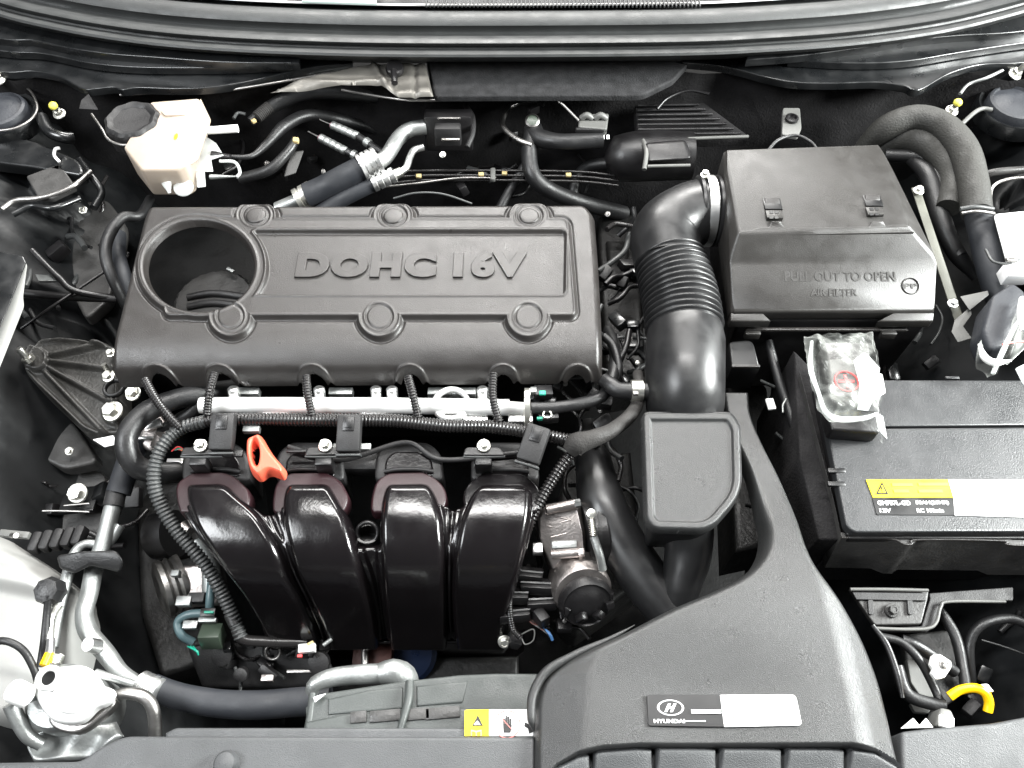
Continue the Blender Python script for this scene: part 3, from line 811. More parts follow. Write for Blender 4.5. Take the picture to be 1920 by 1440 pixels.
def sweep(name, pts, wpx, hm, m, parent, ex=3.4, seg=40, step=.006):
    pw = [pt(p) for p in pts]
    sc = [(-(CAM - w).dot(Vector((0, CP, -SP))))/FPX for w in pw]
    wl = [a*b for a, b in zip(wpx, sc)]
    hl = hm if isinstance(hm, list) else [hm]*len(pw)
    line, par = catmull(pw, step)
    vsl, fs = [], []
    for i, p in enumerate(line):
        T = (line[min(i+1, len(line)-1)]-line[max(i-1, 0)]).normalized()
        sd = Vector((1, 0, 0)); sd = (sd-T*sd.dot(T)).normalized(); up = sd.cross(T).normalized()
        if up.z < 0 and up.y > 0: up = -up
        x = par[i]*(len(wl)-1); j = min(int(x), len(wl)-2); f = x-j
        w = wl[j]*(1-f)+wl[j+1]*f; h = hl[j]*(1-f)+hl[j+1]*f
        for k in range(seg):
            a = 2*PI*k/seg
            ca, sa = math.cos(a), math.sin(a)
            cx = math.copysign(abs(ca)**(2/ex), ca); cy = math.copysign(abs(sa)**(2/ex), sa)
            vsl.append(p+sd*cx*w/2+up*cy*h/2)
        if i:
            for k in range(seg):
                k2 = (k+1) % seg
                fs.append(((i-1)*seg+k, (i-1)*seg+k2, i*seg+k2, i*seg+k))
    fs.append(tuple(range(seg))[::-1]); n = len(line)-1; fs.append(tuple(n*seg+k for k in range(seg)))
    me = mesh(name, vsl, fs)
    import bmesh
    bm = bmesh.new(); bm.from_mesh(me); bmesh.ops.recalc_face_normals(bm, faces=bm.faces); bm.to_mesh(me); bm.free()
    return ob(name, me, m, parent, 50)
_zq = catmull([(v_, z_*1000, 0) for v_, z_ in zip([820, 880, 935, 990, 1045, 1100, 1155, 1215, 1270], [-.070, -.066, -.062, -.064, -.079, -.120, -.178, -.240, -.295])], 4)[0]
_kern = np.hanning(31)/np.hanning(31).sum()
_zv = np.arange(800, 1300); _zz = np.interp(_zv, [q.x for q in _zq], [q.y/1000 for q in _zq])
_zz = np.convolve(np.pad(_zz, 15, 'edge'), _kern, 'valid')
def zman(V): return np.interp(V, _zv, _zz)
INN = [
    rpoly([(352, 912, 14), (424, 909, 16), (450, 934, 20), (490, 970, 20), (524, 1020, 20), (546, 1065, 20), (574, 1110, 20), (596, 1160, 20), (606, 1202, 2), (512, 1202, 2), (495, 1155, 20), (465, 1100, 20), (425, 1050, 20), (382, 1000, 20), (356, 945, 20)], 8, 5),
    rpoly([(540, 911, 14), (618, 910, 14), (634, 938, 20), (652, 975, 20), (668, 1025, 20), (690, 1080, 20), (706, 1145, 20), (710, 1202, 2), (622, 1202, 2), (610, 1160, 20), (588, 1110, 20), (563, 1060, 20), (542, 1000, 20), (533, 945, 20)], 8, 5),
    rpoly([(726, 911, 14), (804, 909, 14), (820, 935, 20), (829, 975, 20), (834, 1030, 20), (837, 1080, 20), (838, 1150, 20), (836, 1202, 2), (736, 1202, 2), (727, 1145, 20), (721, 1070, 20), (717, 1000, 20), (718, 940, 20)], 8, 5),
    rpoly([(900, 913, 14), (982, 911, 14), (1000, 928, 10), (996, 960, 20), (983, 1020, 20), (968, 1070, 20), (952, 1130, 20), (946, 1202, 2), (860, 1202, 2), (851, 1150, 20), (849, 1090, 20), (853, 1040, 20), (864, 985, 20), (882, 935, 20)], 8, 5)]
WEB = rpoly([(340, 946), (478, 950, 16), (500, 968, 12), (530, 948, 12), (640, 946), (662, 1026, 14), (720, 1026, 14), (722, 946), (832, 944), (852, 956, 10), (876, 944), (1004, 944), (1000, 980), (990, 1022), (976, 1070), (960, 1130), (956, 1197, 4), (498, 1197, 4), (484, 1158), (452, 1104), (410, 1056), (366, 1006), (342, 960)], 8, 4)
def margin(V): return np.interp(V, [880, 935, 1000, 1215], [22, 21, 13, 10])
def shellf(U, V):
    d = sd_poly(U, V, WEB)
    D = rolledge(d, 8, .006)
    for q in INN:
        e = sd_poly(U, V, q)
        D += .0022*np.exp(-((e+margin(V)-3)/4.)**2)+.0045*sm((e+margin(V)+1)/4.)*.5
        D += .004*np.exp(-((e+2)/6.)**2)
    D = np.where(d < 0, D-.012*np.clip(-d/1.2, 0, 1), D)
    return D, None, d, 1.2
hf('manifold_shell', 320, 1020, 930, 1218, 2.2, zman, shellf, 'gloss', man, disp=True)
for i, q in enumerate(INN):
    xs_ = [p[0] for p in q]
    def runf(U, V, q=q):
        e = sd_poly(U, V, q)+4*sm((V-925)/60.)
        t = np.clip(e/16., 0, 1)
        D = .019*np.sqrt(np.clip(1-(1-t)**2, 0, 1))*(.55+.45*sm((V-905)/30.))+.001*sm(e/40.)
        D = np.where(e < 0, -.004*np.clip(-e/1.5, 0, 1), D)
        return D, None, e, 1.4
    hf('runner', min(xs_)-8, max(xs_)+8, 900, 1222, 1.9, zman, runf, 'gloss', man, disp=True)
    def flf(U, V, q=q, fx=(397, 580, 764, 942)[i]):
        e = sd_poly(U, V, q)+22
        e = np.minimum(np.minimum(e, 964-V), sd_ell(U, V, fx, 936, 74, 52))
        D = .0045+rolledge(e, 4, .003)
        D = np.where(e < 0, D-.016*np.clip(-e/1.2, 0, 1), D)
        return D, None, e, 1.2
    hf('flange', min(xs_)-30, max(xs_)+30, 880, 972, 1.9, zman, flf, 'maroon' if i < 3 else 'gloss', man, disp=True)
for i, (cx, cy, r) in enumerate([(404, 925, 66), (580, 925, 66), (766, 922, 70), (946, 920, 66)]):
    pn_ = slab('port_neck', rpoly([(cx-64, 900), (cx-62, 850, 18), (cx-38, 828, 16), (cx+38, 828, 16), (cx+62, 850, 18), (cx+66, 900)], 10), -.070, .06, 'blackm', man, b=.004)
    slab('neck_recess_shade', rpoly([(cx-46, 894), (cx-44, 862, 12), (cx-28, 846, 10), (cx+28, 846, 10), (cx+44, 862, 12), (cx+48, 894)], 8), -.0688, .006, 'gloss', pn_, b=.002)  # sits proud of the neck; darker colour paints in the recess shade
    tube('neck_lip', [(cx-46, 884, -.066), (cx-20, 880, -.064), (cx+20, 880, -.064), (cx+46, 884, -.066)], 4, 'blackm', pn_, seg=10)
box('neck_bridge', (673, 866, -.085), (.05, .03, .02), 'blackm', man, bevel=.004)
box('rail_bar', (870, 862, -.072), (.035, .003, .003), 'dullalu', man, bevel=.0008)
tube('vacuum_port', [(692, 1034, -.11), (689, 1000, -.076)], [23, 23], 'black', man, seg=24, hollow=True)
ringm('port_rim', (689, 999, -.074), .0120, .0026, 'black', man, (0, -.5, 1))
slab('plenum', rpoly([(540, 1196), (940, 1194), (985, 1170), (995, 1196), (940, 1206), (540, 1206)], 5), -.240, .12, 'gloss', man, b=.006)
tube('plenum_seam', [(560, 1200, -.222), (640, 1203, -.224), (700, 1204, -.224), (850, 1203, -.224), (948, 1199, -.222)], 3, 'gloss', man)
# left web down to the first runner, then the ridges of the mouldings
bolts_m = [(377, 836, -.030), (610, 836, -.030), (907, 836, -.030)]
for x, y, z in bolts_m:
    bp_ = slab('bolt_pad', rpoly([(x-40, y+18), (x-34, y+2), (x+30, y+2), (x+42, y+18)], 6), z-.006, .006, 'black', man, b=.0015)
    tube('pad_edge', [(x-38, y+20, z-.009), (x, y+21, z-.009), (x+40, y+20, z-.009)], 2.6, 'loomg', bp_, seg=8)
    box('pad_leg', (x, y+36, z-.022), (.020, .012, .026), 'black', man, bevel=.002)
    bolt((x, y, z-.004), 13, bp_, 'zinc', (0, -.1, 1), tall=1.3)
bolt((946, 1203, -.19), 13, man, 'zinc', (0, -.8, 1))
box('gasket_rail', (560, 846, -.05), (.03, .004, .004), 'blackm', man)
box('loom_shelf', (660, 838, -.04), (.045, .008, .004), 'dullalu', man, bevel=.001)
box('loom_shelf', (420, 851, -.04), (.045, .008, .004), 'blackm', man, bevel=.001)
tube('top_rail', [(540, 838, -.060), (640, 862, -.066), (760, 830, -.060), (830, 862, -.066), (980, 848, -.062)], 5, 'blackm', man)


# dipstick handle
dip = thing('dipstick_handle', 'orange red plastic dipstick loop poking up between the first two runners', 'dipstick')
def loopf(U, V):
    o = sd_poly(U, V, rpoly([(458, 816, 8), (484, 806, 8), (502, 838, 20), (529, 868, 8), (524, 882, 6), (498, 872, 10), (478, 886, 8), (462, 872, 8), (455, 845, 12)], 8, 5))
    hole = sd_ell(U, V, 475, 842, 7, 19)
    d = np.minimum(o, -hole)
    Z = -.022+rolledge(d, 7, .010)-.0004*(V-806)*.6*.5
    return np.where(d < 0, Z-.008*np.clip(-d/1., 0, 1), Z), None, d, .8
hf('loop', 448, 536, 800, 892, 1.2, -.02, loopf, 'orange', dip)
box('dipstick_top', (472, 806, -.036), (.020, .008, .008), 'dullalu', dip)
# ================================================================== AIR INTAKE PIPE
pipe = thing('air_intake_pipe', 'fat black rubber intake pipe with a ribbed bellows bending down from the filter box', 'intake pipe')
tube('elbow', [(1362, 395, -.015), (1335, 396, -.015), (1292, 405, -.015), (1250, 440, -.02), (1252, 500, -.022)], [60, 60, 62, 66, 62], 'intake', pipe, seg=40, step=.005)
BL = [(1255, 488, -.022), (1268, 530, -.024), (1278, 575, -.026), (1284, 622, -.028)]
tube('bellows', BL, [63, 67, 69, 70], 'intake', pipe, seg=48, rib=(.0088, .0055))
tube('straight_pipe', [(1283, 616, -.028), (1285, 640, -.028), (1284, 700, -.03), (1284, 750, -.045), (1283, 790, -.085)], [68, 73, 74, 73, 66], 'intake', pipe, seg=44, step=.01)
# clamp band
c0 = P(1325, 396, -.015)
cl = thing('hose_clamp', 'shiny steel band clamp with a screw joining the intake pipe to the filter box', 'hose clamp')
s = S(1338, 396, -.015)
vsl, fs = [], []
n = 56
for i in range(n):
    a = 2*PI*i/n
    for r, x in ((62, -8), (66, -8), (66, 8), (62, 8)):
        vsl.append(c0+Vector((x*s, r*s*math.cos(a), r*s*math.sin(a))))
    j = (i+1) % n
    for k in range(4): fs.append((i*4+k, i*4+(k+1) % 4, j*4+(k+1) % 4, j*4+k))
ob('band', mesh('band', vsl, fs), 'alu', cl, 30)
box('screw_housing', (1322, 340, .020), (.012, .014, .010), 'zinc', cl, (0.5, 0, .2))
bolt((1322, 328, .030), 9, cl, 'zinc', (-.1, .1, 1), 'clamp_screw')
for x in (1308, 1341, 1350):
    o = lathe('hose_bead', (x, 396, -.015), [(62*s, -.004), (66*s, -.002), (66*s, .002), (62*s, .004)], 'intake', pipe, (1, 0, 0), 48)

# resonator box
res = thing('resonator_box', 'black box with a rounded lid at the lower end of the ribbed intake pipe', 'resonator')
RP = rpoly([(1203, 770, 16), (1374, 770, 16), (1390, 800, 10), (1393, 925, 40), (1342, 984, 30), (1316, 995, 20), (1226, 992, 16), (1210, 972, 10)], 12, 6)
def resf(U, V):
    d = sd_poly(U, V, RP)
    Z = -.012*np.ones(U.shape)+rolledge(d, 7, .006)
    Z += -.0035*sm((d-14)/5.)
    Z = np.where(d < 0, Z-.006*np.clip(-d/1.2, 0, 1), Z)
    return Z, None, d, 1.0
hf('lid', 1192, 1402, 760, 1004, 1.6, -.012, resf, 'duct', res)
s_ = slab('body', RP, -.020, .085, 'intake', res, b=.003, flare=-.012)
t = thing('lower_intake_pipe', 'smooth black pipe slanting under the resonator down to the grey duct', 'intake pipe')
tube('pipe', [(1104, 800, -.15), (1112, 860, -.12), (1128, 940, -.11), (1160, 1010, -.12), (1210, 1085, -.13), (1262, 1150, -.14)], [20, 34, 44, 46, 46, 46], 'intake', t, seg=36)
t = tube('neck', [(1290, 985, -.08), (1290, 1040, -.10), (1274, 1110, -.12), (1262, 1180, -.16)], [48, 44, 36, 30], 'intake', res, seg=28)

# ================================================================== GREY DUCT
duct = thing('air_intake_duct', 'large matt grey moulded air duct at the lower right with a logo sticker', 'air duct')
L_ = spl([(1376, 688), (1382, 730), (1400, 790), (1424, 860), (1438, 930), (1446, 985), (1434, 1030), (1400, 1068), (1340, 1100), (1260, 1134), (1170, 1180), (1100, 1212), (1050, 1234), (1018, 1262), (1004, 1300), (1001, 1350), (1000, 1450), (1000, 1530)], 6)
R_ = spl([(1426, 688), (1430, 735), (1452, 800), (1480, 870), (1508, 950), (1526, 1015), (1548, 1060), (1598, 1124), (1644, 1192), (1676, 1262), (1694, 1325), (1710, 1395), (1726, 1450), (1746, 1530)], 6)
DP = L_+R_[::-1]
def ridge(V): return np.interp(V, [900, 1000, 1060, 1150, 1250, 1350, 1500], [1522, 1540, 1556, 1582, 1606, 1628, 1660])
_dv = np.arange(600, 1620); _dz = np.convolve(np.pad(np.interp(_dv, [688, 760, 900, 1000, 1100, 1400, 1530], [-.055, -.050, -.03, -.012, -.003, -.0, -.0]), 60, 'edge'), np.hanning(121)/np.hanning(121).sum(), 'valid')
def ductf(U, V):
    d = sd_poly(U, V, DP)
    z0 = np.interp(V, _dv, _dz)
    Z = z0+rolledge(d, 18, .014)*sm((V-850)/200.)+rolledge(d, 6, .006)
    k = np.clip(U-ridge(V)+10, -40, 100)
    k = np.where(k < -24, 0, np.where(k < 24, (k+24)**2/96., k))*sm((V-960)/90.)
    Z += -.00038*k
    q = np.interp(V, [1200, 1260, 1440], [1140, 1106, 1090])-U
    q = np.where(q < -8, 0, np.where(q < 8, (q+8)**2/32., q))*sm((V-1195)/50.)
    Z += -.00021*q
    # broad valley and the scooped mouth
    Z += -.006*np.exp(-((U-1330)/190.)**2)*sm((V-1150)/150.)
    arch = np.interp(U, [1010, 1045, 1085, 1130, 1200, 1600, 1650, 1690, 1730], [1475, 1434, 1412, 1402, 1397, 1397, 1406, 1430, 1480])
    d = np.minimum(d, arch-V)
    Z = np.where(V > arch-7, Z-.004*np.clip((V-arch+7)/7., 0, 1)**2, Z)
    Z = np.where(d < 0, Z-.02*np.clip(-d/1.2, 0, 1), Z)
    return Z, None, d, 1.2
hf('duct_shell', 990, 1745, 684, 1500, 1.8, 0.0, ductf, 'duct', duct)
# mouth: floor and fins
def mouthf(U, V):
    arch = np.interp(U, [1010, 1045, 1085, 1130, 1200, 1600, 1650, 1690, 1730], [1475, 1434, 1412, 1402, 1397, 1397, 1406, 1430, 1480])
    Z = -.010-.006*sm((V-arch)/60.)-.007*np.exp(-((V-arch)/4.)**2)
    for x in (1113, 1233, 1355, 1480, 1600): Z -= .012*np.exp(-((U-x)/np.interp(V, [1395, 1450], [5.5, 3]))**4)+.006*np.exp(-np.clip(x-U, 0, 200)/22.)*(U < x)*np.interp(V, [1400, 1470], [1, .2])
    return Z, (V > arch-10)
hf('mouth_floor', 1010, 1740, 1380, 1560, 2.5, 0.0, mouthf, 'support', duct)
# rolled side lip at the left corner of the duct
tube('side_lip', [(1190, 1172, -.020), (1150, 1194, -.016), (1080, 1226, -.016), (1026, 1258, -.018), (1000, 1300, -.02), (996, 1345, -.022), (1001, 1370, -.026)], [1, 4, 7, 9, 9, 8, 3], 'duct', duct)
# head piece of the narrow strap
slab('strap_top', rpoly([(1366, 640, 8), (1412, 636, 14), (1426, 690, 3), (1370, 690, 3)], 6), -.048, .05, 'intake', duct, b=.003)
box('strap_lip', (1398, 687, -.046), (.036, .004, .004), 'cover', duct)
tube('side_lip', [(1636, 1172, -.040), (1662, 1208, -.042), (1682, 1262, -.045), (1692, 1308, -.05)], [4, 6, 6, 4], 'black', duct, seg=12)
# sticker
stk = slab('sticker_black', rpoly([(1213, 1302, 5), (1352, 1302, 1), (1360, 1363, 1), (1216, 1361, 5)], 3), lambda x, y: .0005-.006*math.exp(-((x-1330)/190.)**2)*min(1, (y-1150)/150.)+.0012, .0006, 'ink', duct, b=.0002)
stw = slab('sticker_white', rpoly([(1350, 1303, 1), (1492, 1302, 10), (1504, 1360, 8), (1358, 1363, 1)], 4), lambda x, y: .0005-.006*math.exp(-((x-1330)/190.)**2)*min(1, (y-1150)/150.)+.0014, .0006, 'paper', duct, b=.0002)
ZS = -.0028
ringm('logo_ring', (1257, 1327, ZS), .0118, .0010, 'paper', stk).scale = (1.0, .56, .5)
text('logo_letter', 'H', (1257, 1327, ZS+.0008), 15, 24, 'paper', stk, depth=.0002, bold=.06, shear=.5)
text('sticker_text', 'HYUNDAI', (1255, 1352, ZS+.0006), 7, 58, 'paper', stk, depth=.0002, bold=.03)
text('sticker_text', 'GENUINE', (1326, 1335, ZS+.0010), 6, 48, 'paper', stk, depth=.0002, bold=.05) if False else box('print_bar', (1324, 1334, ZS+.0006), (.028, .0034, .0004), 'paper', stk, bevel=0)
box('print_bar', (1303, 1352, ZS+.0004), (.02, .001, .0004), 'paper', stk, bevel=0)
lathe('yellow_mark', (1382, 1332, -.0016), [(.007, 0), (.007, .0003)], mat('pale_yellow', (.8, .74, .35), .5), stw)

# ================================================================== AIR FILTER BOX
fb = thing('air_filter_box', 'dark grey air filter box with two catches and moulded lettering at the upper right', 'air filter box')
a, b_, c_, d_ = (1357, 279, .050), (1652, 269, .050), (1704, 424, .040), (1384, 436, .038)
e_, f_, g_, h_ = (1366, 492, .012), (1760, 489, .012), (1756, 584, -.014), (1371, 585, -.014)
vv = [a, b_, c_, d_, e_, f_, g_, h_, drop(h_, -.036, .003), drop(g_, -.036, .003), drop(b_, -.036), drop(a, -.036)]
fcs = [(0, 1, 2, 3), (3, 2, 5, 4), (4, 5, 6, 7), (7, 6, 9, 8), (0, 3, 4), (0, 4, 7), (0, 7, 8, 11), (1, 5, 2), (1, 6, 5), (1, 10, 9, 6), (0, 11, 10, 1), (8, 9, 10, 11)]
facet('lid', vv, fcs, 'box', fb, bevel=.0045, seg=4)
facet('lower_case', [drop((1384, 600, -.036), -.036), drop((1745, 600, -.036), -.036), drop((1660, 300, -.036), -.036), drop((1372, 300, -.036), -.036),
      drop((1390, 600, -.036), -.20), drop((1735, 600, -.036), -.20), drop((1660, 300, -.036), -.20), drop((1372, 300, -.036), -.20)],
      [(0, 1, 2, 3), (4, 5, 6, 7), (0, 1, 5, 4), (1, 2, 6, 5), (2, 3, 7, 6), (3, 0, 4, 7)], 'black', fb, .004)
# raised lid plate with its catches
def zl(x, y): return .0512-.0117*(y-274)/156.
slab('lid_step', rpoly([(1388, 443), (1392, 436), (1420, 427, 4), (1442, 425, 2), (1446, 414), (1464, 414), (1472, 427), (1630, 424), (1636, 414), (1656, 414), (1662, 424), (1700, 424), (1716, 436)], 2), lambda x, y: .0400-.0003*(y-425), .004, 'box', fb, b=.0012)
def catch(x, y):
    cs = box('catch_slot_shade', (x, y-11, zl(x, y)-.0004), (.023, .021, .004), 'ink', fb, (-.05, 0, 0), bevel=.001)  # near-black box standing proud; the recess shade is in its colour
    box('catch_ramp', (x, y-13, zl(x, y)+.0006), (.019, .015, .003), 'cover', cs, (.35, 0, 0), bevel=.0008)
    box('catch_bridge', (x+3, y+10, zl(x, y)-.0002), (.021, .014, .006), 'box', cs, (-.05, 0, 0), bevel=.001)
    for i in (-1, 1):
        for j in (-1, 1):
            box('catch_eye', (x+3+i*5, y+9+j*5, zl(x, y)+.0029), (.0046, .0042, .001), 'ink', cs, bevel=0)
catch(1448, 394); catch(1636, 388)
# lettering on the label face
def on_face(u, v):
    E, F, G, H = [pt(q) for q in (e_, f_, g_, h_)]
    return (E.lerp(F, u)).lerp(H.lerp(G, u), v)
nrm = (pt(f_)-pt(e_)).cross(pt(h_)-pt(e_)).normalized()
if nrm.z < 0: nrm = -nrm
tilt = math.atan2(-nrm.y, nrm.z)
text('lettering', 'PULL OUT TO OPEN', on_face(.53, .30)+nrm*.0004, 19, 208, 'box', fb, depth=.00022, bold=.03, rot=(tilt, 0, 0), split=True)
text('lettering', 'AIR FILTER', on_face(.50, .62)+nrm*.0004, 14, 88, 'box', fb, depth=.0002, bold=.03, rot=(tilt, 0, 0), split=True)
text('recycling_mark', 'PP', on_face(.87, .50)+nrm*.0004, 10, 26, 'box', fb, depth=.0002, bold=.03, rot=(tilt, 0, 0))
ringm('recycling_mark', on_face(.87, .50)+nrm*.0002, .0105, .0008, 'box', fb, tuple(nrm))
for t0, t1, b0, b1 in ((1370, 1430, 1370, 1446), (1676, 1752, 1646, 1750)):
    facet('clip_tab', [(t0, 586, -.018), (t1, 586, -.018), (b1, 602, -.022), (b0, 602, -.022), drop((t0, 586, -.018), -.040), drop((t1, 586, -.018), -.040), drop((b1, 602, -.022), -.036), drop((b0, 602, -.022), -.036)],
          [(0, 1, 2, 3), (4, 5, 6, 7), (0, 1, 5, 4), (1, 2, 6, 5), (2, 3, 7, 6), (3, 0, 4, 7)], 'box', fb, .0015)
for x in (1410, 1664):
    box('foot_tab', (x, 628, -.05), (.020, .006, .012), 'box', fb)
box('front_rail', (1550, 618, -.045), (.21, .005, .005), 'cover', fb)
tube('grommet', [(1440, 282, .0), (1460, 262, .0), (1492, 254, .0), (1520, 266, .0), (1536, 286, .0)], 3, 'rubber', fb)
t = thing('mounting_bracket', 'small grey bracket with a round hole standing behind the air filter box', 'bracket')
slab('plate', rpoly([(1468, 202), (1500, 202), (1503, 240), (1497, 256), (1466, 252)], 4), -.03, .006, 'greyclip', t, b=.001)
lathe('hole_ring', (1484, 224, -.029), [(.010, 0), (.010, .004), (.007, .005), (.006, .001)], 'black', t)
# hold-down rod and bracket right of the box
t = thing('support_strut', 'slim silver stay rod slanting down the right side of the air filter box', 'stay rod')
facet('rod', [(1708, 352, -.022), (1724, 350, -.022), (1808, 600, -.06), (1790, 604, -.06), (1708, 352, -.037), (1724, 350, -.037), (1808, 600, -.075), (1790, 604, -.075)],
      [(0, 1, 2, 3), (4, 5, 6, 7), (0, 1, 5, 4), (1, 2, 6, 5), (2, 3, 7, 6), (3, 0, 4, 7)], 'stay', t, .002)
bolt((1722, 358, -.02), 10, t, 'zinc'); bolt((1786, 570, -.048), 10, t, 'alu')
facet('foot_plate', [(1790, 600, -.055), (1820, 575, -.055), (1822, 590, -.055), (1806, 612, -.055), (1822, 634, -.055), (1796, 642, -.055), (1784, 622, -.055), (1790, 600, -.062), (1820, 575, -.062), (1822, 590, -.062), (1806, 612, -.062), (1822, 634, -.062), (1796, 642, -.062), (1784, 622, -.062)],
      [tuple(range(7)), tuple(range(7, 14))]+[(i, (i+1) % 7, (i+1) % 7+7, i+7) for i in range(7)], 'greyclip', t, .0008)
t = facet('lever_plate', [(1800, 556, -.05), (1852, 545, -.045), (1854, 553, -.045), (1818, 582, -.05), (1800, 556, -.054), (1852, 545, -.049), (1854, 553, -.049), (1818, 582, -.054)],
      [(0, 1, 2, 3), (4, 5, 6, 7), (0, 1, 5, 4), (1, 2, 6, 5), (2, 3, 7, 6), (3, 0, 4, 7)], 'greyclip', None, .0008); tagm(t, 'small bright pointed plate at the foot of the stay rod', 'bracket')

# ================================================================== BATTERY
bat = thing('battery', 'dark grey capped car battery at the right edge with yellow and white labels', 'battery')
ZB = -.035
prism('case', [(1528, 722, ZB-.01), (2090, 722, ZB-.01), (2130, 1004, ZB-.01), (1588, 1004, ZB-.01)], -.20, 'black', bat, .003)
slab('rear_cover', rpoly([(1534, 712, 3), (2080, 712, 3), (2088, 796, 1), (1549, 801, 1)], 3), ZB, .012, 'battery', bat, b=.0018)
slab('front_cover', rpoly([(1550, 803, 1), (2088, 799, 1), (2120, 998, 3), (1600, 998, 10), (1586, 984, 6)], 5), ZB, .012, 'battery', bat, b=.0022)
slab('front_strip', rpoly([(1590, 1003), (2120, 1003), (2124, 1010), (1592, 1010)], 2), ZB-.012, .01, 'black', bat, b=.001)
for y in (883, 908):
    box('cover_latch', (1568, y, ZB-.001), (.020, .006, .004), 'ink', bat)
box('rear_tab', (1785, 709, ZB-.002), (.017, .004, .004), 'battery', bat)
ly = slab('label_yellow', rpoly([(1624, 899), (1790, 899), (1790, 933), (1637, 933)], 1), ZB+.0012, .0008, 'sticker_y', bat, b=.0002)
slab('label_white', rpoly([(1778, 899), (1990, 899), (1995, 972), (1790, 966), (1788, 933)], 1), ZB+.0015, .0008, 'paper', bat, b=.0002)
lb_ = slab('label_black', rpoly([(1636, 934), (1790, 934), (1792, 966), (1644, 965)], 1), ZB+.0010, .0008, 'ink', bat, b=.0002)
slab('warning_triangle', [(1654, 903), (1666, 927), (1642, 927)], ZB+.0018, .0004, 'ink', ly, b=.0001)
slab('warning_triangle_centre', [(1654, 909), (1661, 924), (1647, 924)], ZB+.0022, .0004, 'sticker_y', ly, b=.0001)
text('warning_mark', '!', (1654, 918, ZB+.0026), 11, 3, 'ink', ly, depth=.0001)
gold = mat('gold_print', (.72, .60, .03), .5)
for x, y, w in ((1692, 909, 38), (1690, 921, 28), (1750, 908, 55), (1745, 921, 44)):
    box('label_line', (x, y, ZB+.0016), (w*.00062, .0038, .0004), gold, ly, bevel=0)
text('label_text', 'GMF57L-GD', (1676, 943, ZB+.0014), 9, 62, 'paper', lb_, depth=.0001, bold=.03)
text('label_text', '12V', (1660, 957, ZB+.0014), 8, 22, 'paper', lb_, depth=.0001, bold=.03)
text('label_text', '58AH(20HR)', (1748, 943, ZB+.0014), 9, 62, 'paper', lb_, depth=.0001, bold=.03)
text('label_text', 'RC 100min', (1744, 957, ZB+.0014), 8, 50, 'paper', lb_, depth=.0001, bold=.03)
# tray with its wavy rim
tray = thing('battery_tray', 'black plastic battery tray front wall with a notched rim under the battery', 'battery tray')
rim = [(1500, 700), (1540, 850), (1566, 950), (1578, 1008), (1668, 1010), (1694, 1020), (1710, 1020), (1722, 1012), (1880, 1014), (1900, 1022), (2100, 1024)]
top = [(x, y, -.05) for x, y in rim]
vsl = [pt(p) for p in top]; vsl += [p+Vector((.0, .006, 0)) for p in vsl]
n = len(rim)
low = [Vector((p.x, p.y-.012, -.115)) for p in vsl[:n]]
m_ = mesh('front_wall', vsl+low, [(i, i+1, n+i+1, n+i) for i in range(n-1)]+[(i, 2*n+i, 2*n+i+1, i+1) for i in range(n-1)])
ob('front_wall', m_, 'oxide', tray, 60)
tube('rim', [(x, y, -.049) for x, y in rim[3:]], 2.2, 'cover', tray, seg=8, step=.002)
prism('left_wall', [(1488, 655, -.06), (1532, 700, -.06), (1576, 1012, -.06), (1536, 1012, -.06), (1500, 860, -.06)], -.25, 'felt', tray, .003)

# terminal in a clear bag
tb = thing('terminal_cover', 'battery terminal cover with a red plus sign wrapped in a clear plastic bag', 'terminal cover')
prism('black_base', [(1548, 765, -.01), (1655, 770, -.01), (1650, 812, -.012), (1560, 806, -.012)], -.035, 'black', tb, .003)
prism('grey_body', [(1545, 640, .004), (1630, 640, .004), (1640, 745, .006), (1562, 748, .006)], -.03, 'oxide', tb, .004)
pp = prism('plus_plate', [(1552, 672, .010), (1612, 668, .010), (1620, 742, .011), (1562, 744, .011)], 0, 'greyclip', tb, .003)
ringm('plus_ring', (1587, 715, .0125), .0135, .0009, 'red', pp)
box('plus_bar', (1587, 715, .0128), (.018, .0030, .001), 'red', pp, bevel=0)
box('plus_bar', (1587, 715, .0132), (.0030, .018, .001), 'red', pp, bevel=0)
prism('white_tag', [(1612, 696, .016), (1655, 700, .014), (1662, 735, .012), (1640, 748, .012), (1614, 756, .014)], .008, 'white', tb, .002)
def bagf(U, V):
    d = sd_poly(U, V, [(1512, 622), (1640, 618), (1650, 660), (1656, 690), (1652, 720), (1662, 738), (1654, 760), (1664, 822), (1645, 800), (1620, 778), (1560, 782), (1540, 760), (1522, 690)])
    n = np.sin(U*.13+V*.05)*np.sin(V*.09-U*.04+1)+.6*np.sin(U*.31-V*.21)*np.sin(V*.27)+.5*np.abs(np.sin(U*.07-V*.15))
    Z = .018+.0020*n-.020*sm(1-d/14.)
    return Z, None, d, 0
hf('bag', 1505, 1672, 612, 828, 2.2, .01, bagf, 'film', tb)
t_ = tube('bag_edge', [(1522, 640, .006), (1520, 690, .008), (1534, 735, .008), (1548, 772, .006), (1575, 786, .008), (1620, 784, .008), (1645, 775, .006)], [3, 5, 4, 5, 6, 5, 3], 'clear', tb)
slab('bag_corner', [(1640, 772), (1656, 780), (1664, 823), (1648, 806)], .004, .001, 'clear', tb, b=.0003)
facet('bag_flap', [(1600, 676, .018), (1622, 660, .014), (1650, 690, .014), (1642, 740, .014), (1628, 770, .014), (1608, 768, .016), (1612, 720, .020), (1600, 676, .016), (1622, 660, .012), (1650, 690, .012), (1642, 740, .012), (1628, 770, .012), (1608, 768, .014), (1612, 720, .018)], [tuple(range(7)), tuple(range(7, 14))]+[(i, (i+1) % 7, (i+1) % 7+7, i+7) for i in range(7)], 'clear', tb, 0)
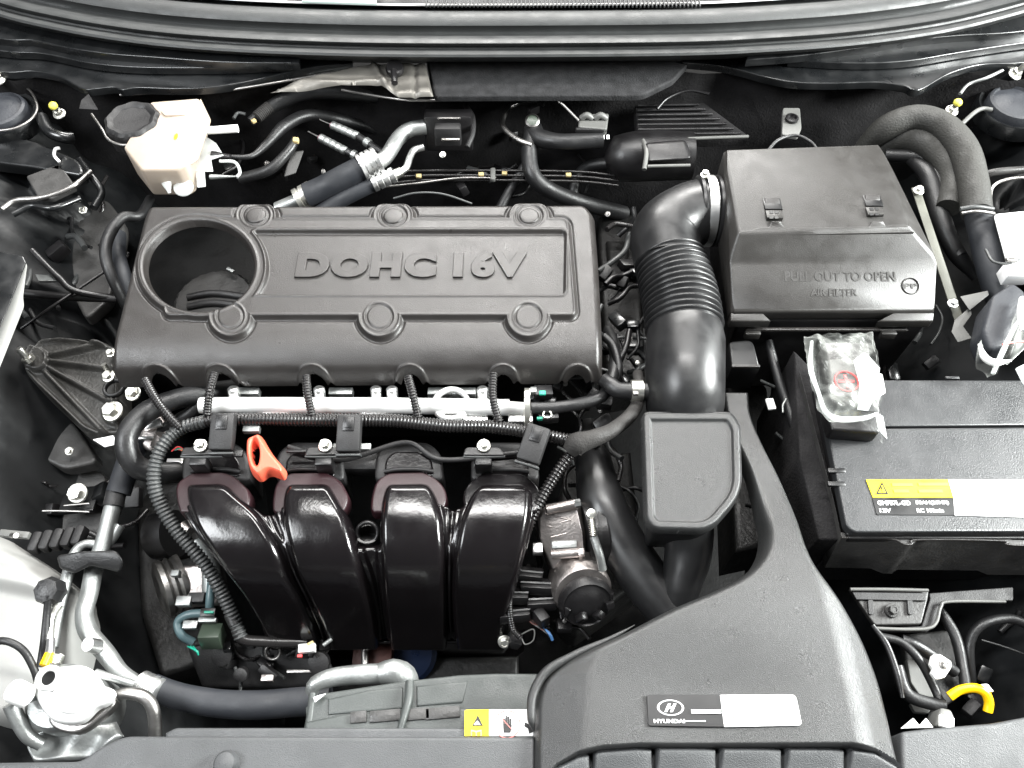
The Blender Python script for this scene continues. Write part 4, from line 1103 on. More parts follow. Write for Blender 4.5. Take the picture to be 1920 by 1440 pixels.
# ================================================================== BRAKE FLUID BOTTLE
rv = thing('brake_fluid_reservoir', 'cream white translucent fluid bottle with a side spout at the upper left', 'fluid reservoir')
TOPZ = .005
BT = [(282, 190, TOPZ), (374, 183, TOPZ), (356, 250, TOPZ+.004), (346, 308, TOPZ), (334, 318, TOPZ-.002), (264, 318, TOPZ-.002), (250, 300, TOPZ), (231, 276, TOPZ)]
facet('bottle', BT+[drop(q, -.048) for q in BT], [tuple(range(8)), tuple(range(8, 16))]+[(i, (i+1) % 8, (i+1) % 8+8, i+8) for i in range(8)], 'bottle', rv, .004, 3)
facet('shoulder', [(376, 184, .003), (396, 226, -.005), (372, 300, -.012), (346, 318, -.012), (352, 250, .0), (376, 184, -.05), (396, 226, -.05), (372, 300, -.05), (346, 318, -.05), (352, 250, -.05)],
      [tuple(range(5)), tuple(range(5, 10))]+[(i, (i+1) % 5, (i+1) % 5+5, i+5) for i in range(5)], 'bottle', rv, .003)
slab('seam', rpoly([(300, 206), (350, 204), (348, 215), (308, 216)], 3), TOPZ+.003, .003, 'bottle', rv, b=.001)
tube('spout', [(374, 243, -.01), (400, 244, -.008), (446, 241, -.008)], [9, 7, 7.5], 'white', rv, seg=16, hollow=True)
lathe('yellow_mark', (330, 256, TOPZ+.0035), [(.0001, 0), (.0042, 0), (.0042, .0008), (.0001, .0009)], 'sticker_y', rv, seg=20).scale = (.6, 1.5, 1)
tube('spike', [(312, 342, -.02), (318, 362, -.03)], [9, 3], 'clear', rv)
cp = thing('reservoir_cap', 'large black scalloped cap on the white fluid bottle', 'cap')
s = S(250, 228, .01)
lathe('cap', (250, 230, .0), [(50*s, -.03), (52*s, -.004), (50*s, .006), (44*s, .010), (38*s, .009), (34*s, .006), (10*s, .005)], 'blackm', cp, (0, 0, 1), 72, (9, .03))
tube('cap_strap', [(172, 214, .0), (190, 240, .002), (204, 262, .0), (230, 272, 0), (262, 268, 0)], 2.4, 'steel', cp, seg=8)
facet('cap_wing', [(148, 204, .0), (152, 188, .002), (166, 176, .0), (176, 192, .004), (184, 206, .0), (148, 204, -.012), (152, 188, -.012), (166, 176, -.012), (176, 192, -.012), (184, 206, -.012)], [tuple(range(5)), tuple(range(5, 10))]+[(i, (i+1) % 5, (i+1) % 5+5, i+5) for i in range(5)], 'blackm', cp, .001)
br = thing('clear_bracket', 'translucent plastic bracket with a round foot beside the white fluid bottle', 'bracket')
lathe('foot', (345, 352, -.03), [(.014, 0), (.014, .003), (.010, .006), (.003, .007)], 'clear', br, (0, -.3, 1), 24)
facet('web', [(385, 255, -.03), (405, 268, -.03), (420, 292, -.03), (396, 300, -.03), (400, 322, -.03), (362, 322, -.03), (376, 285, -.03), (385, 255, -.04), (405, 268, -.04), (420, 292, -.04), (396, 300, -.04), (400, 322, -.04), (362, 322, -.04), (376, 285, -.04)], [tuple(range(7)), tuple(range(7, 14))]+[(i, (i+1) % 7, (i+1) % 7+7, i+7) for i in range(7)], 'clear', br, .001)
facet('lug', [(366, 322, -.03), (384, 322, -.03), (386, 350, -.03), (370, 352, -.03), (366, 322, -.045), (384, 322, -.045), (386, 350, -.045), (370, 352, -.045)], [(0, 1, 2, 3), (4, 5, 6, 7), (0, 1, 5, 4), (1, 2, 6, 5), (2, 3, 7, 6), (3, 0, 4, 7)], 'clear', br, .001)
tube('loop', [(412, 302, -.03), (440, 304, -.03), (450, 322, -.03), (444, 332, -.03)], 3, 'clear', br, seg=8)
tube('black_plug', [(398, 292, -.035), (432, 294, -.035)], [9, 5], 'black', br)
tube('pin', [(394, 332, -.03), (446, 331, -.03)], [5, 1.6], 'dullalu', br, seg=10)

# ================================================================== HOSES AT THE BACK
def hose(name, label, pts, r, m='rubber', cat='hose', seg=14, rib=None, group=None):
    o = tube(name, pts, r, m, None, seg=seg, rib=rib); tagm(o, label, cat, group); return o
def ferrule(parent, p0, p1, r, m='alu', n=4, name='ferrule'):
    a, b = pt(p0), pt(p1); sc = S(p0[0], p0[1], p0[2]); L = (b-a).length
    prof = [(r*.6*sc, 0)]
    for i in range(n):
        z0 = L*i/n
        prof += [(r*.93*sc, z0+L*.02), (r*1.06*sc, z0+L*.12/n), (r*1.06*sc, z0+L*.72/n), (r*.93*sc, z0+L*.84/n)]
    prof += [(r*.6*sc, L)]
    return lathe(name, a, prof, m, parent, tuple(b-a), 24)
ac = thing('suction_line', 'thick silver air conditioning pipe with a dark rubber hose behind the engine cover', 'pipe')
tube('hose', [(576, 366, -.082), (604, 354, -.075), (650, 330, -.06), (692, 310, -.05)], 23, 'greyrub', ac, seg=24)
ferrule(ac, (676, 318, -.053), (712, 300, -.048), 26)
tube('pipe', [(700, 306, -.05), (722, 296, -.05), (745, 262, -.05), (766, 244, -.05), (798, 238, -.05)], [16, 14, 14, 14, 14], 'dullalu', ac, seg=22)
ferrule(ac, (556, 377, -.088), (590, 358, -.08), 21, 'zinc', 3); tube('lower_pipe', [(520, 392, -.1), (562, 374, -.088)], 13, 'dullalu', ac, seg=18)
ac2 = thing('liquid_line', 'thin silver bent pipe with a ribbed ferrule just below the thick pipe', 'pipe')
tube('hose', [(600, 400, -.10), (640, 374, -.085), (700, 344, -.07)], 15, 'greyrub', ac2, seg=18)
ferrule(ac2, (698, 346, -.068), (742, 326, -.06), 14)
tube('pipe', [(738, 328, -.06), (760, 316, -.06), (768, 296, -.06), (776, 282, -.06), (794, 276, -.06)], 6.5, 'alu', ac2, seg=14)
tube('nut', [(740, 328, -.06), (752, 322, -.06)], [10, 9], 'zinc', ac2, seg=8)
def crimped(a, b, c, label):
    t = thing('crimped_hose', label, 'hose', 'pink tipped metal hose ends')
    pa, pb, pc = pt(a), pt(b), pt(c)
    tube('needle', [pa+(pa-pb)*.45, pa], 1.6, 'steel', t, seg=8)
    tube('pink_ring', [pa, pa.lerp(pb, .22)], 6.5, 'pink', t, seg=14)
    ferrule(t, a, b, 7.5, 'dullalu', 5, 'crimp')
    lt_ = t.children
    tube('black_hose', [pb, pb.lerp(pc, .5), pc], 7, 'rubber', t, seg=12)
    tube('end_nut', [pb.lerp(pc, .3), pb.lerp(pc, .5)], 9, 'dullalu', t, seg=8)
crimped((622, 234, -.06), (672, 256, -.06), (716, 286, -.065), 'upper of the two pink tipped metal hose ends left of the thick silver pipe')
crimped((600, 258, -.065), (650, 284, -.065), (684, 300, -.07), 'lower of the two pink tipped metal hose ends left of the thick silver pipe')
vb = thing('expansion_valve', 'black boxy valve block at the end of the silver pipes on the firewall', 'valve block')
box('body', (842, 244, -.06), (.075, .028, .06), 'black', vb, (-.2, 0, 0), .004)
box('front_plate', (840, 252, -.035), (.040, .02, .03), 'blackm', vb, (-.2, 0, 0), .003)
box('top_bar', (842, 222, -.024), (.036, .004, .004), 'steel', vb, bevel=.0015)
box('bar', (845, 262, -.03), (.028, .004, .004), 'steel', vb, bevel=.001)
tube('side_strap', [(872, 196, -.05), (886, 220, -.045), (886, 250, -.045), (876, 276, -.05)], 5, 'blackm', vb, seg=10)
bolt((830, 290, -.04), 6, vb, 'zinc', (0, -.6, 1)); tube('pink_stub', [(800, 238, -.05), (816, 238, -.05)], 5, 'pink', vb)
bk = thing('engine_hanger', 'black metal loop bracket on the firewall beside the heater hose fitting', 'bracket')
tube('loop', [(998, 272, -.06), (972, 262, -.06), (948, 244, -.06), (942, 228, -.06), (952, 204, -.06), (968, 194, -.06)], 5, 'steel', bk, seg=10)
tube('loop_edge', [(968, 194, -.06), (1000, 190, -.07), (1020, 196, -.07)], 4, 'blackm', bk, seg=10)
hf_ = thing('heater_fitting', 'black heater hose fitting with an olive ring in the middle of the firewall', 'hose fitting')
lathe('ring', (998, 228, -.045), [(.010, -.02), (.0115, .0), (.0115, .004), (.009, .006), (.008, .002)], 'steel', hf_, (0, -.4, 1), 28)
lathe('plug', (998, 228, -.044), [(.0085, -.004), (.0085, .004), (.003, .005)], 'green', hf_, (0, -.4, 1), 20)
tube('elbow', [(998, 240, -.06), (1010, 258, -.06), (1050, 266, -.055), (1095, 264, -.055), (1130, 262, -.055)], [18, 17, 15, 15, 15], 'rubber', hf_, seg=20)
box('clip_nose', (1000, 206, -.045), (.018, .010, .014), 'black', hf_, (0, 0, .6))
for i in range(3): box('white_mark', (1122+i*9, 257, -.0465), (.0042, .0065, .0012), 'white', hf_, (.5, 0, 0), 0)
hose('heater_hose', 'black heater hose hanging down from the ringed fitting behind the cover', [(998, 246, -.06), (992, 290, -.075), (1000, 330, -.09), (1030, 356, -.11), (1090, 380, -.14), (1170, 400, -.2)], 15)
hose('thin_heater_hose', 'dark hose running down left beside the heater hose', [(985, 310, -.10), (960, 350, -.12), (935, 395, -.14)], 9)
hose('curved_hose', 'dark curved hose right of the heater hose in front of the black canister', [(1150, 305, -.10), (1105, 312, -.11), (1082, 335, -.12), (1072, 375, -.14)], 11)
t = thing('grey_pipe_clip', 'light grey double humped pipe clip on the firewall right of the heater fitting', 'pipe clip')
slab('base', rpoly([(1086, 214), (1142, 212), (1138, 242), (1084, 238)], 4), -.035, .012, 'greyclip', t, b=.002)
for x in (1100, 1126): tube('hump', [(x-10, 222, -.034), (x, 216, -.028), (x+10, 222, -.034)], 6, 'greyclip', t, seg=12)
box('lower_lip', (1108, 244, -.04), (.048, .006, .008), 'blackm', t, bevel=.002)
lb = thing('fuel_line_bundle', 'thin black pipes with tan marks running sideways behind the engine cover', 'pipe bundle')
for dy, z in ((0, -.10), (9, -.10), (18, -.105)):
    tube('line', [(730, 322+dy*1.2, z), (800, 320+dy, z), (925, 320+dy, z), (1080, 322+dy, z), (1160, 330+dy, z)], 2.6, 'loom', lb, seg=8)
for x, y in ((785, 330), (902, 327), (946, 325), (1066, 328)):
    box('tan_mark', (x, y, -.096), (.0085, .007, .004), 'tan', lb, bevel=.001)
box('line_clip', (924, 328, -.095), (.008, .026, .008), 'greyclip', lb, bevel=.002)
hose('arching_wire', 'thin pale cable arching just above the middle of the engine cover', [(738, 372, -.07), (780, 362, -.06), (830, 364, -.06), (885, 382, -.07)], 2, 'loomg', 'cable', 8)
hose('lower_line', 'thin dark pipe below the marked pipe bundle', [(700, 352, -.1), (780, 344, -.10), (860, 334, -.10), (930, 334, -.1)], 2.4, 'steel', 'pipe', 8)
# canister and slatted rack at the back right of the cover
cn = thing('vacuum_canister', 'black lying canister with a grey clip band behind the intake elbow', 'canister')
tube('barrel', [(1152, 300, -.09), (1158, 298, -.085), (1190, 294, -.08), (1240, 292, -.08), (1296, 292, -.08)], [12, 42, 46, 46, 44], 'black', cn, seg=36)
tube('clip_band', [(1205, 262, -.045), (1212, 285, -.040), (1208, 318, -.046)], 4.5, 'greyclip', cn, seg=10)
tube('band_ridge', [(1214, 312, -.044), (1250, 311, -.043), (1294, 310, -.044)], 3, 'greyclip', cn, seg=10)
facet('housing', [(1208, 268, -.035), (1286, 262, -.035), (1298, 298, -.04), (1214, 304, -.04), (1208, 268, -.1), (1286, 262, -.1), (1298, 298, -.1), (1214, 304, -.1)], [(0, 1, 2, 3), (4, 5, 6, 7), (0, 1, 5, 4), (1, 2, 6, 5), (2, 3, 7, 6), (3, 0, 4, 7)], 'black', cn, .006)
rk_ = thing('slatted_cover', 'dark slatted plastic panel standing behind the air filter box', 'slatted panel')
for i in range(7):
    y = 196+i*9; x1 = 1310+i*13
    tube('slat', [(1196, y+2, -.05+i*.0005), (x1, y, -.05)], 2.6, 'black', rk_, seg=8, step=.05)
prism('panel', [(1190, 198, -.055), (1320, 192, -.055), (1405, 255, -.055), (1196, 262, -.055)], -.075, 'felt', rk_, .002)
tube('bright_edge', [(1290, 260, -.045), (1340, 258, -.045), (1403, 256, -.045)], 3.2, 'greyclip', rk_, seg=8, step=.05)
hose('vent_wire', 'pair of thin black cables looping out from the top of the slatted panel', [(1232, 204, -.04), (1252, 184, -.035), (1290, 170, -.03), (1330, 176, -.03)], 3, 'black', 'cable', 8)
# hoses from the left: brake booster region
hose('booster_hose', 'black vacuum hose with a yellow banded end right of the white bottle', [(470, 228, -.05), (500, 206, -.045), (540, 185, -.04), (600, 172, -.04), (680, 178, -.05), (730, 186, -.06)], [9, 12, 14, 14, 13, 10])
t = thing('hose_clip', 'pale yellow crimp clip on the end of the black vacuum hose', 'hose clip')
box('clip', (476, 227, -.042), (.007, .006, .005), 'tan', t, (0, 0, .8)); tube('sleeve', [(482, 220, -.042), (506, 200, -.038)], 11, 'tape', t, rib=(.003, .001))
hose('sweeping_hose', 'thin black hose sweeping from the clear bracket up to the firewall', [(424, 294, -.04), (470, 293, -.045), (500, 270, -.05), (535, 235, -.05), (580, 216, -.06), (640, 225, -.08), (720, 250, -.13)], [4, 5, 8, 11, 11, 10, 9])
hose('banded_hose', 'black hose with a yellow banded tip below the sweeping hose', [(555, 262, -.05), (540, 285, -.055), (505, 318, -.065), (450, 335, -.08)], [8, 9, 10, 10])
t = slab('yellow_band', rpoly([(549, 256), (560, 257), (559, 265), (548, 264)], 2), -.042, .005, 'tan', None, b=.001); tagm(t, 'small yellow band on the tip of the lower black hose', 'hose band')
t = facet('heat_tab', [(545, 285, -.06), (570, 282, -.06), (555, 325, -.07), (532, 332, -.07), (545, 285, -.066), (570, 282, -.066), (555, 325, -.076), (532, 332, -.076)], [(0, 1, 2, 3), (4, 5, 6, 7), (0, 1, 5, 4), (1, 2, 6, 5), (2, 3, 7, 6), (3, 0, 4, 7)], 'oxide', None, .002); tagm(t, 'dull brown metal tab between the black hoses and the rubber hose', 'tab')
hose('wiper_ring', 'small black ring fitting above the hose clip', [(438, 222, -.04), (446, 212, -.04), (460, 214, -.04)], 3, 'loomg', 'ring', 8)

# ================================================================== HOSES ON THE RIGHT
big = thing('wrapped_harness', 'thick grey wrapped harness arching down at the upper right', 'wiring harness')
tube('outer_loop', [(1600, 330, -.13), (1622, 276, -.08), (1665, 238, -.04), (1716, 222, -.025), (1765, 236, -.02), (1806, 280, -.02), (1824, 340, -.025), (1832, 400, -.03)], [14, 18, 24, 25, 26, 27, 27, 27], 'wrap', big, seg=24)
tube('inner_loop', [(1620, 340, -.13), (1645, 290, -.09), (1690, 258, -.055), (1735, 268, -.045), (1772, 300, -.045), (1788, 340, -.05), (1778, 390, -.055)], [14, 18, 24, 25, 25, 24, 22], 'wrap', big, seg=24)
tube('lower_tube', [(1832, 395, -.035), (1840, 430, -.04), (1858, 500, -.05), (1880, 570, -.07)], [24, 24, 26, 26], 'greyrub', big, seg=22)
tube('tie', [(1800, 392, -.01), (1830, 388, -.006), (1862, 392, -.01)], 4.5, 'loomg', big, seg=8)
tube('tie', [(1803, 400, -.01), (1832, 396, -.006), (1864, 400, -.01)], 3, 'steel', big, seg=8)
tube('black_wires', [(1660, 290, -.07), (1740, 300, -.06), (1760, 350, -.06), (1768, 430, -.08), (1800, 480, -.09)], 12, 'rubber', big, seg=14)
hose('corner_sheet_hose', 'black flexible hose hugging the right side of the filter box', [(1700, 292, -.07), (1740, 330, -.06), (1760, 400, -.07), (1790, 470, -.09), (1830, 520, -.11)], [10, 16, 18, 16, 10])
wb = thing('washer_bottle_neck', 'blown bright white plastic fuse box corner at the right edge of the bay', 'fuse box')
facet('body', [(1862, 402, -.01), (2000, 388, -.01), (2020, 500, -.01), (1888, 500, -.012), (1862, 402, -.09), (2000, 388, -.09), (2020, 500, -.09), (1888, 500, -.09)], [(0, 1, 2, 3), (4, 5, 6, 7), (0, 1, 5, 4), (1, 2, 6, 5), (2, 3, 7, 6), (3, 0, 4, 7)], 'paper', wb, .005)
box('white_block', (1900, 515, -.02), (.03, .02, .02), 'paper', wb)
tube('outline_wire', [(1848, 468, -.01), (1862, 490, -.005), (1890, 494, -.005), (1915, 486, -.005)], 2.5, 'loomg', wb, seg=8)
box('latch', (1895, 487, .0), (.012, .006, .004), 'steel', wb, bevel=.001)
cnx = thing('wrapped_connector', 'black rubber boot in a torn clear bag at the right edge above the battery', 'rubber boot')
prism('boot', [(1862, 552, -.01), (1900, 528, -.01), (1925, 545, -.01), (1922, 600, -.015), (1890, 650, -.02), (1858, 655, -.02), (1842, 620, -.02)], -.06, 'dome', cnx, .006)
def bag2(U, V):
    d = sd_poly(U, V, [(1840, 640), (1846, 630), (1862, 668), (1900, 672), (1935, 640), (1935, 560), (1915, 560), (1880, 690), (1856, 702), (1840, 680)])
    return -.004+.004*np.sin(U*.1+V*.07)-.010*sm(1-d/8.), None, d, 0
hf('bag', 1835, 1940, 550, 706, 2.2, -.004, bag2, 'film', cnx)
tube('bag_rim', [(1836, 646, -.006), (1846, 670, -.004), (1866, 680, -.004), (1896, 676, -.004)], [3, 7, 7, 2], 'white', cnx, seg=10)
tube('bag_fold', [(1862, 700, -.01), (1882, 655, -.004), (1900, 618, 0), (1916, 590, 0)], [4, 5, 4, 2], 'clear', cnx, seg=10)
hose('red_wire', 'thin red wire inside the torn bag at the right edge', [(1880, 646, 0.004), (1900, 642, .004), (1930, 640, .004)], 2, 'redp', 'wire', 8)
hose('white_strip', 'white sliver of plastic sheet at the right edge', [(1918, 560, 0), (1914, 590, 0), (1922, 620, 0)], 7, 'paper', 'plastic strip', 10)
facet_ = slab('top_flag', rpoly([(1905, 690), (1925, 680), (1930, 730), (1918, 716)], 2), .0, .002, 'clear', None, b=.0005); tagm(facet_, 'small clear plastic flap on the rear of the battery cover', 'plastic flap')

# ================================================================== THROTTLE BODY
tb2 = thing('throttle_body', 'ribbed cast metal throttle body right of the manifold above a black motor cap', 'throttle body')
facet('casting', [(1020, 950, -.085), (1082, 942, -.085), (1092, 1000, -.095), (1098, 1062, -.12), (1040, 1078, -.125), (1012, 1010, -.10), (1008, 970, -.09),
      (1020, 950, -.15), (1098, 935, -.15), (1108, 1000, -.16), (1108, 1062, -.17), (1036, 1085, -.17), (1006, 1010, -.16), (1002, 970, -.15)], [tuple(range(7)), tuple(range(7, 14))]+[(i, (i+1) % 7, (i+1) % 7+7, i+7) for i in range(7)], 'cast', tb2, .004)
zc = lambda y: -.083-(y-942)*.0003
tube('upper_boss', [(1024, 956, -.080), (1078, 945, -.080)], 10, 'cast', tb2, seg=18); tube('boss_nut', [(1076, 945, -.078), (1088, 943, -.078)], 8, 'dullalu', tb2, seg=6)
pr = [(1022, 964), (1070, 975), (1026, 986), (1072, 997), (1032, 1008)]
for i in range(len(pr)-1):
    (x0, y0), (x1, y1) = pr[i], pr[i+1]
    tube('rib', [(x0, y0, zc(y0)), (x1, y1, zc(y1))], 2.4, 'cast', tb2, seg=8)
box('casting_window', (1058, 1021, -.1035), (.030, .009, .003), 'dullalu', tb2, (.1, 0, .05), .001)
tube('shaft_boss', [(1034, 1040, -.105), (1086, 1036, -.102)], 9, 'cast', tb2, seg=18)
facet('lower_flange', [(1036, 1068, -.115), (1096, 1062, -.112), (1100, 1090, -.12), (1046, 1098, -.122), (1036, 1068, -.16), (1096, 1062, -.16), (1100, 1090, -.16), (1046, 1098, -.16)], [(0, 1, 2, 3), (4, 5, 6, 7), (0, 1, 5, 4), (1, 2, 6, 5), (2, 3, 7, 6), (3, 0, 4, 7)], 'cast', tb2, .004)
box('side_nut', (1008, 1030, -.11), (.012, .012, .012), 'alu', tb2); box('casting_lug', (1090, 1036, -.100), (.008, .01, .008), 'cast', tb2, bevel=.002)
s = S(1095, 1110, -.13)
lathe('motor_rim', (1092, 1108, -.125), [(56*s, -.03), (56*s, .000), (52*s, .004), (48*s, .004)], 'cast', tb2, (.2, -1, .75), 40)
lathe('motor_cap', (1096, 1122, -.132), [(52*s, -.03), (52*s, .006), (46*s, .014), (44*s, .012), (30*s, .014), (24*s, .017), (8*s, .017)], 'black', tb2, (.2, -1, .75), 40)
for k in range(9):
    a = k*.72+.3; box('cap_lug', (1098+46*math.cos(a), 1122+36*math.sin(a), -.13), (.010, .009, .014), 'black', tb2, (.6, 0, a), .002)
box('cap_latch', (1086, 1106, -.112), (.018, .006, .004), 'alu', tb2, (.5, 0, 0), .001)
sp = thing('spring_clamp', 'steel clamp with a coil spring on the throttle body coupling', 'spring clamp')
tube('spring', [(1109, 974, -.070), (1113, 1005, -.074)], 6, 'zinc', sp, seg=14, rib=(.0024, .0018))
lathe('eye', (1109, 963, -.068), [(.003, -.001), (.0055, -.001), (.0055, .002), (.003, .003)], 'zinc', sp, (0, -.3, 1), 20)
tube('band', [(1113, 1006, -.078), (1124, 1040, -.086), (1130, 1068, -.10)], 8, 'dullalu', sp, seg=12)
t = thing('coupling_hose', 'black rubber coupling between the throttle body and the slanting pipe', 'hose')
tube('sleeve', [(1096, 1005, -.125), (1132, 1000, -.125)], [62, 60], 'black', t, seg=30)
lathe('bead', (1120, 1002, -.125), [(.030, -.003), (.041, -.002), (.041, .002), (.030, .003)], 'rubber', t, (1, 0, 0), 36)
wc = thing('sensor_connector', 'cluster of black connector shells and brown wires below the ribbed conduit', 'connector')
for i, (x, y, w) in enumerate([(985, 1078, 60), (1010, 1100, 62), (960, 1118, 56), (1015, 1130, 50), (965, 1152, 52)]):
    box('shell', (x, y, -.13-.006*i), (w*.0007, .016, .014), 'black', wc, (-.4, 0, .05*(i-2)), .002)
    box('shell_edge', (x, y-7, -.122-.006*i), (w*.0007, .002, .002), 'loomg', wc, (0, 0, .05*(i-2)), 0)
for i in range(6): tube('wire', [(985+i*3, 1158+i, -.16), (1005+i*4, 1172+i*3, -.155), (1030, 1165+i*6, -.16)], 1.4, ('rust', 'loomg', 'black')[i % 3], wc, seg=6)
tube('blue_wire', [(1018, 1178, -.16), (1030, 1188, -.155), (1036, 1200, -.16)], 3, 'blue', wc, seg=8)
tube('hanging_wire', [(976, 1190, -.17), (1000, 1180, -.16), (1000, 1200, -.165), (985, 1208, -.17), (978, 1196, -.17)], 1.3, 'greyclip', wc, seg=6)
# left lower: alternator pulley, hoses
al = thing('compressor', 'silver cast compressor body with a grooved pulley under the left conduit', 'compressor')
s = S(320, 1090, -.20)
lathe('pulley', (318, 1100, -.20), [(20*s, -.02), (54*s, -.018), (54*s, -.012), (49*s, -.008), (54*s, -.004), (49*s, 0), (54*s, .004), (54*s, .010), (40*s, .014), (16*s, .010)], 'steel', al, (-.75, -.45, .3), 48)
facet('body', [(338, 1062, -.17), (412, 1050, -.17), (420, 1135, -.19), (336, 1140, -.19), (338, 1062, -.26), (412, 1050, -.26), (420, 1135, -.27), (336, 1140, -.27)], [(0, 1, 2, 3), (4, 5, 6, 7), (0, 1, 5, 4), (1, 2, 6, 5), (2, 3, 7, 6), (3, 0, 4, 7)], 'cast', al, .005)
tube('neck', [(372, 1012, -.16), (392, 1050, -.17), (398, 1110, -.18)], [20, 17, 18], 'dullalu', al, seg=20)
tube('dull_knob', [(342, 990, -.13), (356, 998, -.13)], [16, 13], 'cast', al, seg=18)
box('black_window', (370, 1122, -.175), (.02, .012, .012), 'blackm', al); box('bright_lug', (346, 1128, -.172), (.018, .012, .01), 'dullalu', al)
box('bright_lug', (330, 1076, -.165), (.010, .008, .01), 'dullalu', al)
dk = hose('idler_drum', 'dark round pulley drum behind the left ribbed conduit', [(296, 1005, -.19), (330, 1000, -.18)], [44, 44], 'black', 'pulley', 32)
hose('pale_tube', 'pale grey green tube running down beside the silver compressor', [(398, 1080, -.165), (394, 1120, -.17), (393, 1146, -.18)], 8, 'teal', 'tube', 14)
hose('teal_hose', 'curled grey green hose beside the compressor', [(392, 1150, -.18), (355, 1152, -.18), (334, 1166, -.185), (340, 1190, -.19), (362, 1204, -.2)], 8, 'teal', 'hose', 14)
gc = thing('green_connector', 'dark green square connector with silver clips under the left conduit', 'connector')
box('housing', (398, 1193, -.185), (.026, .022, .024), 'green', gc, (-.4, 0, .02), .002)
box('silver_clip', (390, 1163, -.175), (.022, .006, .008), 'dullalu', gc); box('silver_clip', (358, 1172, -.185), (.018, .010, .008), 'dullalu', gc); box('black_cap', (392, 1150, -.17), (.018, .01, .012), 'black', gc)
box('teal_tab', (392, 1148, -.162), (.012, .003, .003), 'teal2', gc)
for i in range(3): tube('teal_wire', [(352+i*5, 1212, -.19), (360+i*4, 1216+i*2, -.185), (372, 1222+i*3, -.19)], 1.6, 'teal2', gc, seg=6)
lw = thing('lower_bracketry', 'dark cast engine brackets with small studs under the manifold at lower left', 'engine block')
facet('block', [(350, 1210, -.23), (600, 1195, -.23), (640, 1290, -.26), (380, 1290, -.26), (350, 1210, -.4), (600, 1195, -.4), (640, 1290, -.4), (380, 1290, -.4)], [(0, 1, 2, 3), (4, 5, 6, 7), (0, 1, 5, 4), (1, 2, 6, 5), (2, 3, 7, 6), (3, 0, 4, 7)], 'blackm', lw, .006)
for x, y, r in ((420, 1225, 22), (520, 1210, 16), (455, 1262, 14), (600, 1240, 22)): lathe('boss', (x, y, -.225), [(r*.0006, 0), (r*.0006, .01), (r*.0004, .012)], 'blackm', lw, (0, -.5, 1), 20)
ringm('eyelet', (512, 1222, -.215), .009, .0018, 'steel', lw, (0, -.6, 1))
box('pinkish_block', (502, 1272, -.22), (.015, .008, .008), 'cast', lw, bevel=.001); box('steel_bar', (562, 1259, -.225), (.032, .004, .004), 'steel', lw, bevel=.001)
box('rusty_patch', (700, 1232, -.26), (.05, .03, .02), 'rust', lw); tube('stay', [(684, 1215, -.24), (684, 1250, -.24)], 7, 'steel', lw, seg=10)
lathe('blue_filter', (762, 1225, -.28), [(.04, -.04), (.04, 0), (.034, .006), (.01, .008)], 'darkblue', lw, (0, -.5, 1), 40)
t = thing('wire_terminal', 'white wire terminal with a red tip beside the lower loom end', 'connector')
box('block', (576, 1216, -.19), (.020, .010, .010), 'white', t, (0, 0, .1)); box('red_tip', (562, 1230, -.19), (.006, .004, .004), 'red', t)
box('gold_pin', (582, 1206, -.185), (.008, .003, .004), 'tan', t, (0, 0, .5)); tube('steel_pin', [(606, 1210, -.19), (622, 1198, -.19)], 4, 'dullalu', t, seg=8)

# ================================================================== LEFT SIDE
hose('coolant_hose', 'thick black S shaped coolant hose below the left corner of the cover', [(440, 728, -.09), (380, 738, -.06), (320, 752, -.05), (272, 775, -.045), (240, 812, -.045), (240, 850, -.055), (262, 878, -.07), (310, 886, -.085), (360, 880, -.1)], [17, 19, 19, 20, 20, 21, 21, 20, 18], 'rubber', seg=24)
hose('cover_hose', 'black hose passing under the left end of the fuel rail', [(390, 736, -.06), (362, 770, -.07), (330, 790, -.08), (300, 812, -.09)], 12, 'rubber', seg=16)
t = thing('water_outlet', 'silver cast water outlet inside the curve of the thick left hose', 'water outlet')
facet('casting', [(268, 790, -.08), (300, 776, -.08), (318, 800, -.08), (312, 836, -.085), (278, 848, -.085), (258, 828, -.085), (268, 790, -.12), (300, 776, -.12), (318, 800, -.12), (312, 836, -.12), (278, 848, -.12), (258, 828, -.12)], [tuple(range(6)), tuple(range(6, 12))]+[(i, (i+1) % 6, (i+1) % 6+6, i+6) for i in range(6)], 'cast', t, .005)
box('white_fin', (286, 796, -.074), (.022, .010, .008), 'alu', t, (.3, 0, .3)); box('flange', (276, 822, -.078), (.03, .004, .006), 'alu', t); tube('stub', [(296, 838, -.08), (306, 816, -.07)], 14, 'cast', t, seg=16)
box('bright_tab', (328, 866, -.085), (.02, .008, .004), 'alu', t)
for i, c in enumerate(('red', 'teal2', 'orange', 'sticker_y')): tube('wire', [(322+i*5, 846-i*2, -.075), (334+i*3, 838+i*3, -.07), (346, 844+i*2, -.075)], 1.3, c, t, seg=6)
hose('top_hose', 'black hose looping beside the upper left corner of the cover', [(282, 372, -.07), (262, 404, -.06), (230, 408, -.05), (205, 440, -.05), (198, 480, -.06), (214, 530, -.08), (250, 600, -.13)], [8, 9, 10, 11, 11, 10, 9], 'rubber', seg=16)
hose('breather_hose', 'grey short hose against the left side of the engine cover', [(222, 440, -.09), (222, 480, -.09), (232, 520, -.09), (250, 580, -.12)], 14, 'greyrub', seg=18)
mb = thing('engine_mount', 'dark cast engine mount with fan shaped ribs at the left of the cover', 'engine mount')
MP = rpoly([(52, 655), (72, 632), (110, 628), (152, 632), (218, 648), (222, 810), (178, 812), (150, 800), (100, 752), (62, 716), (40, 690)], 8)
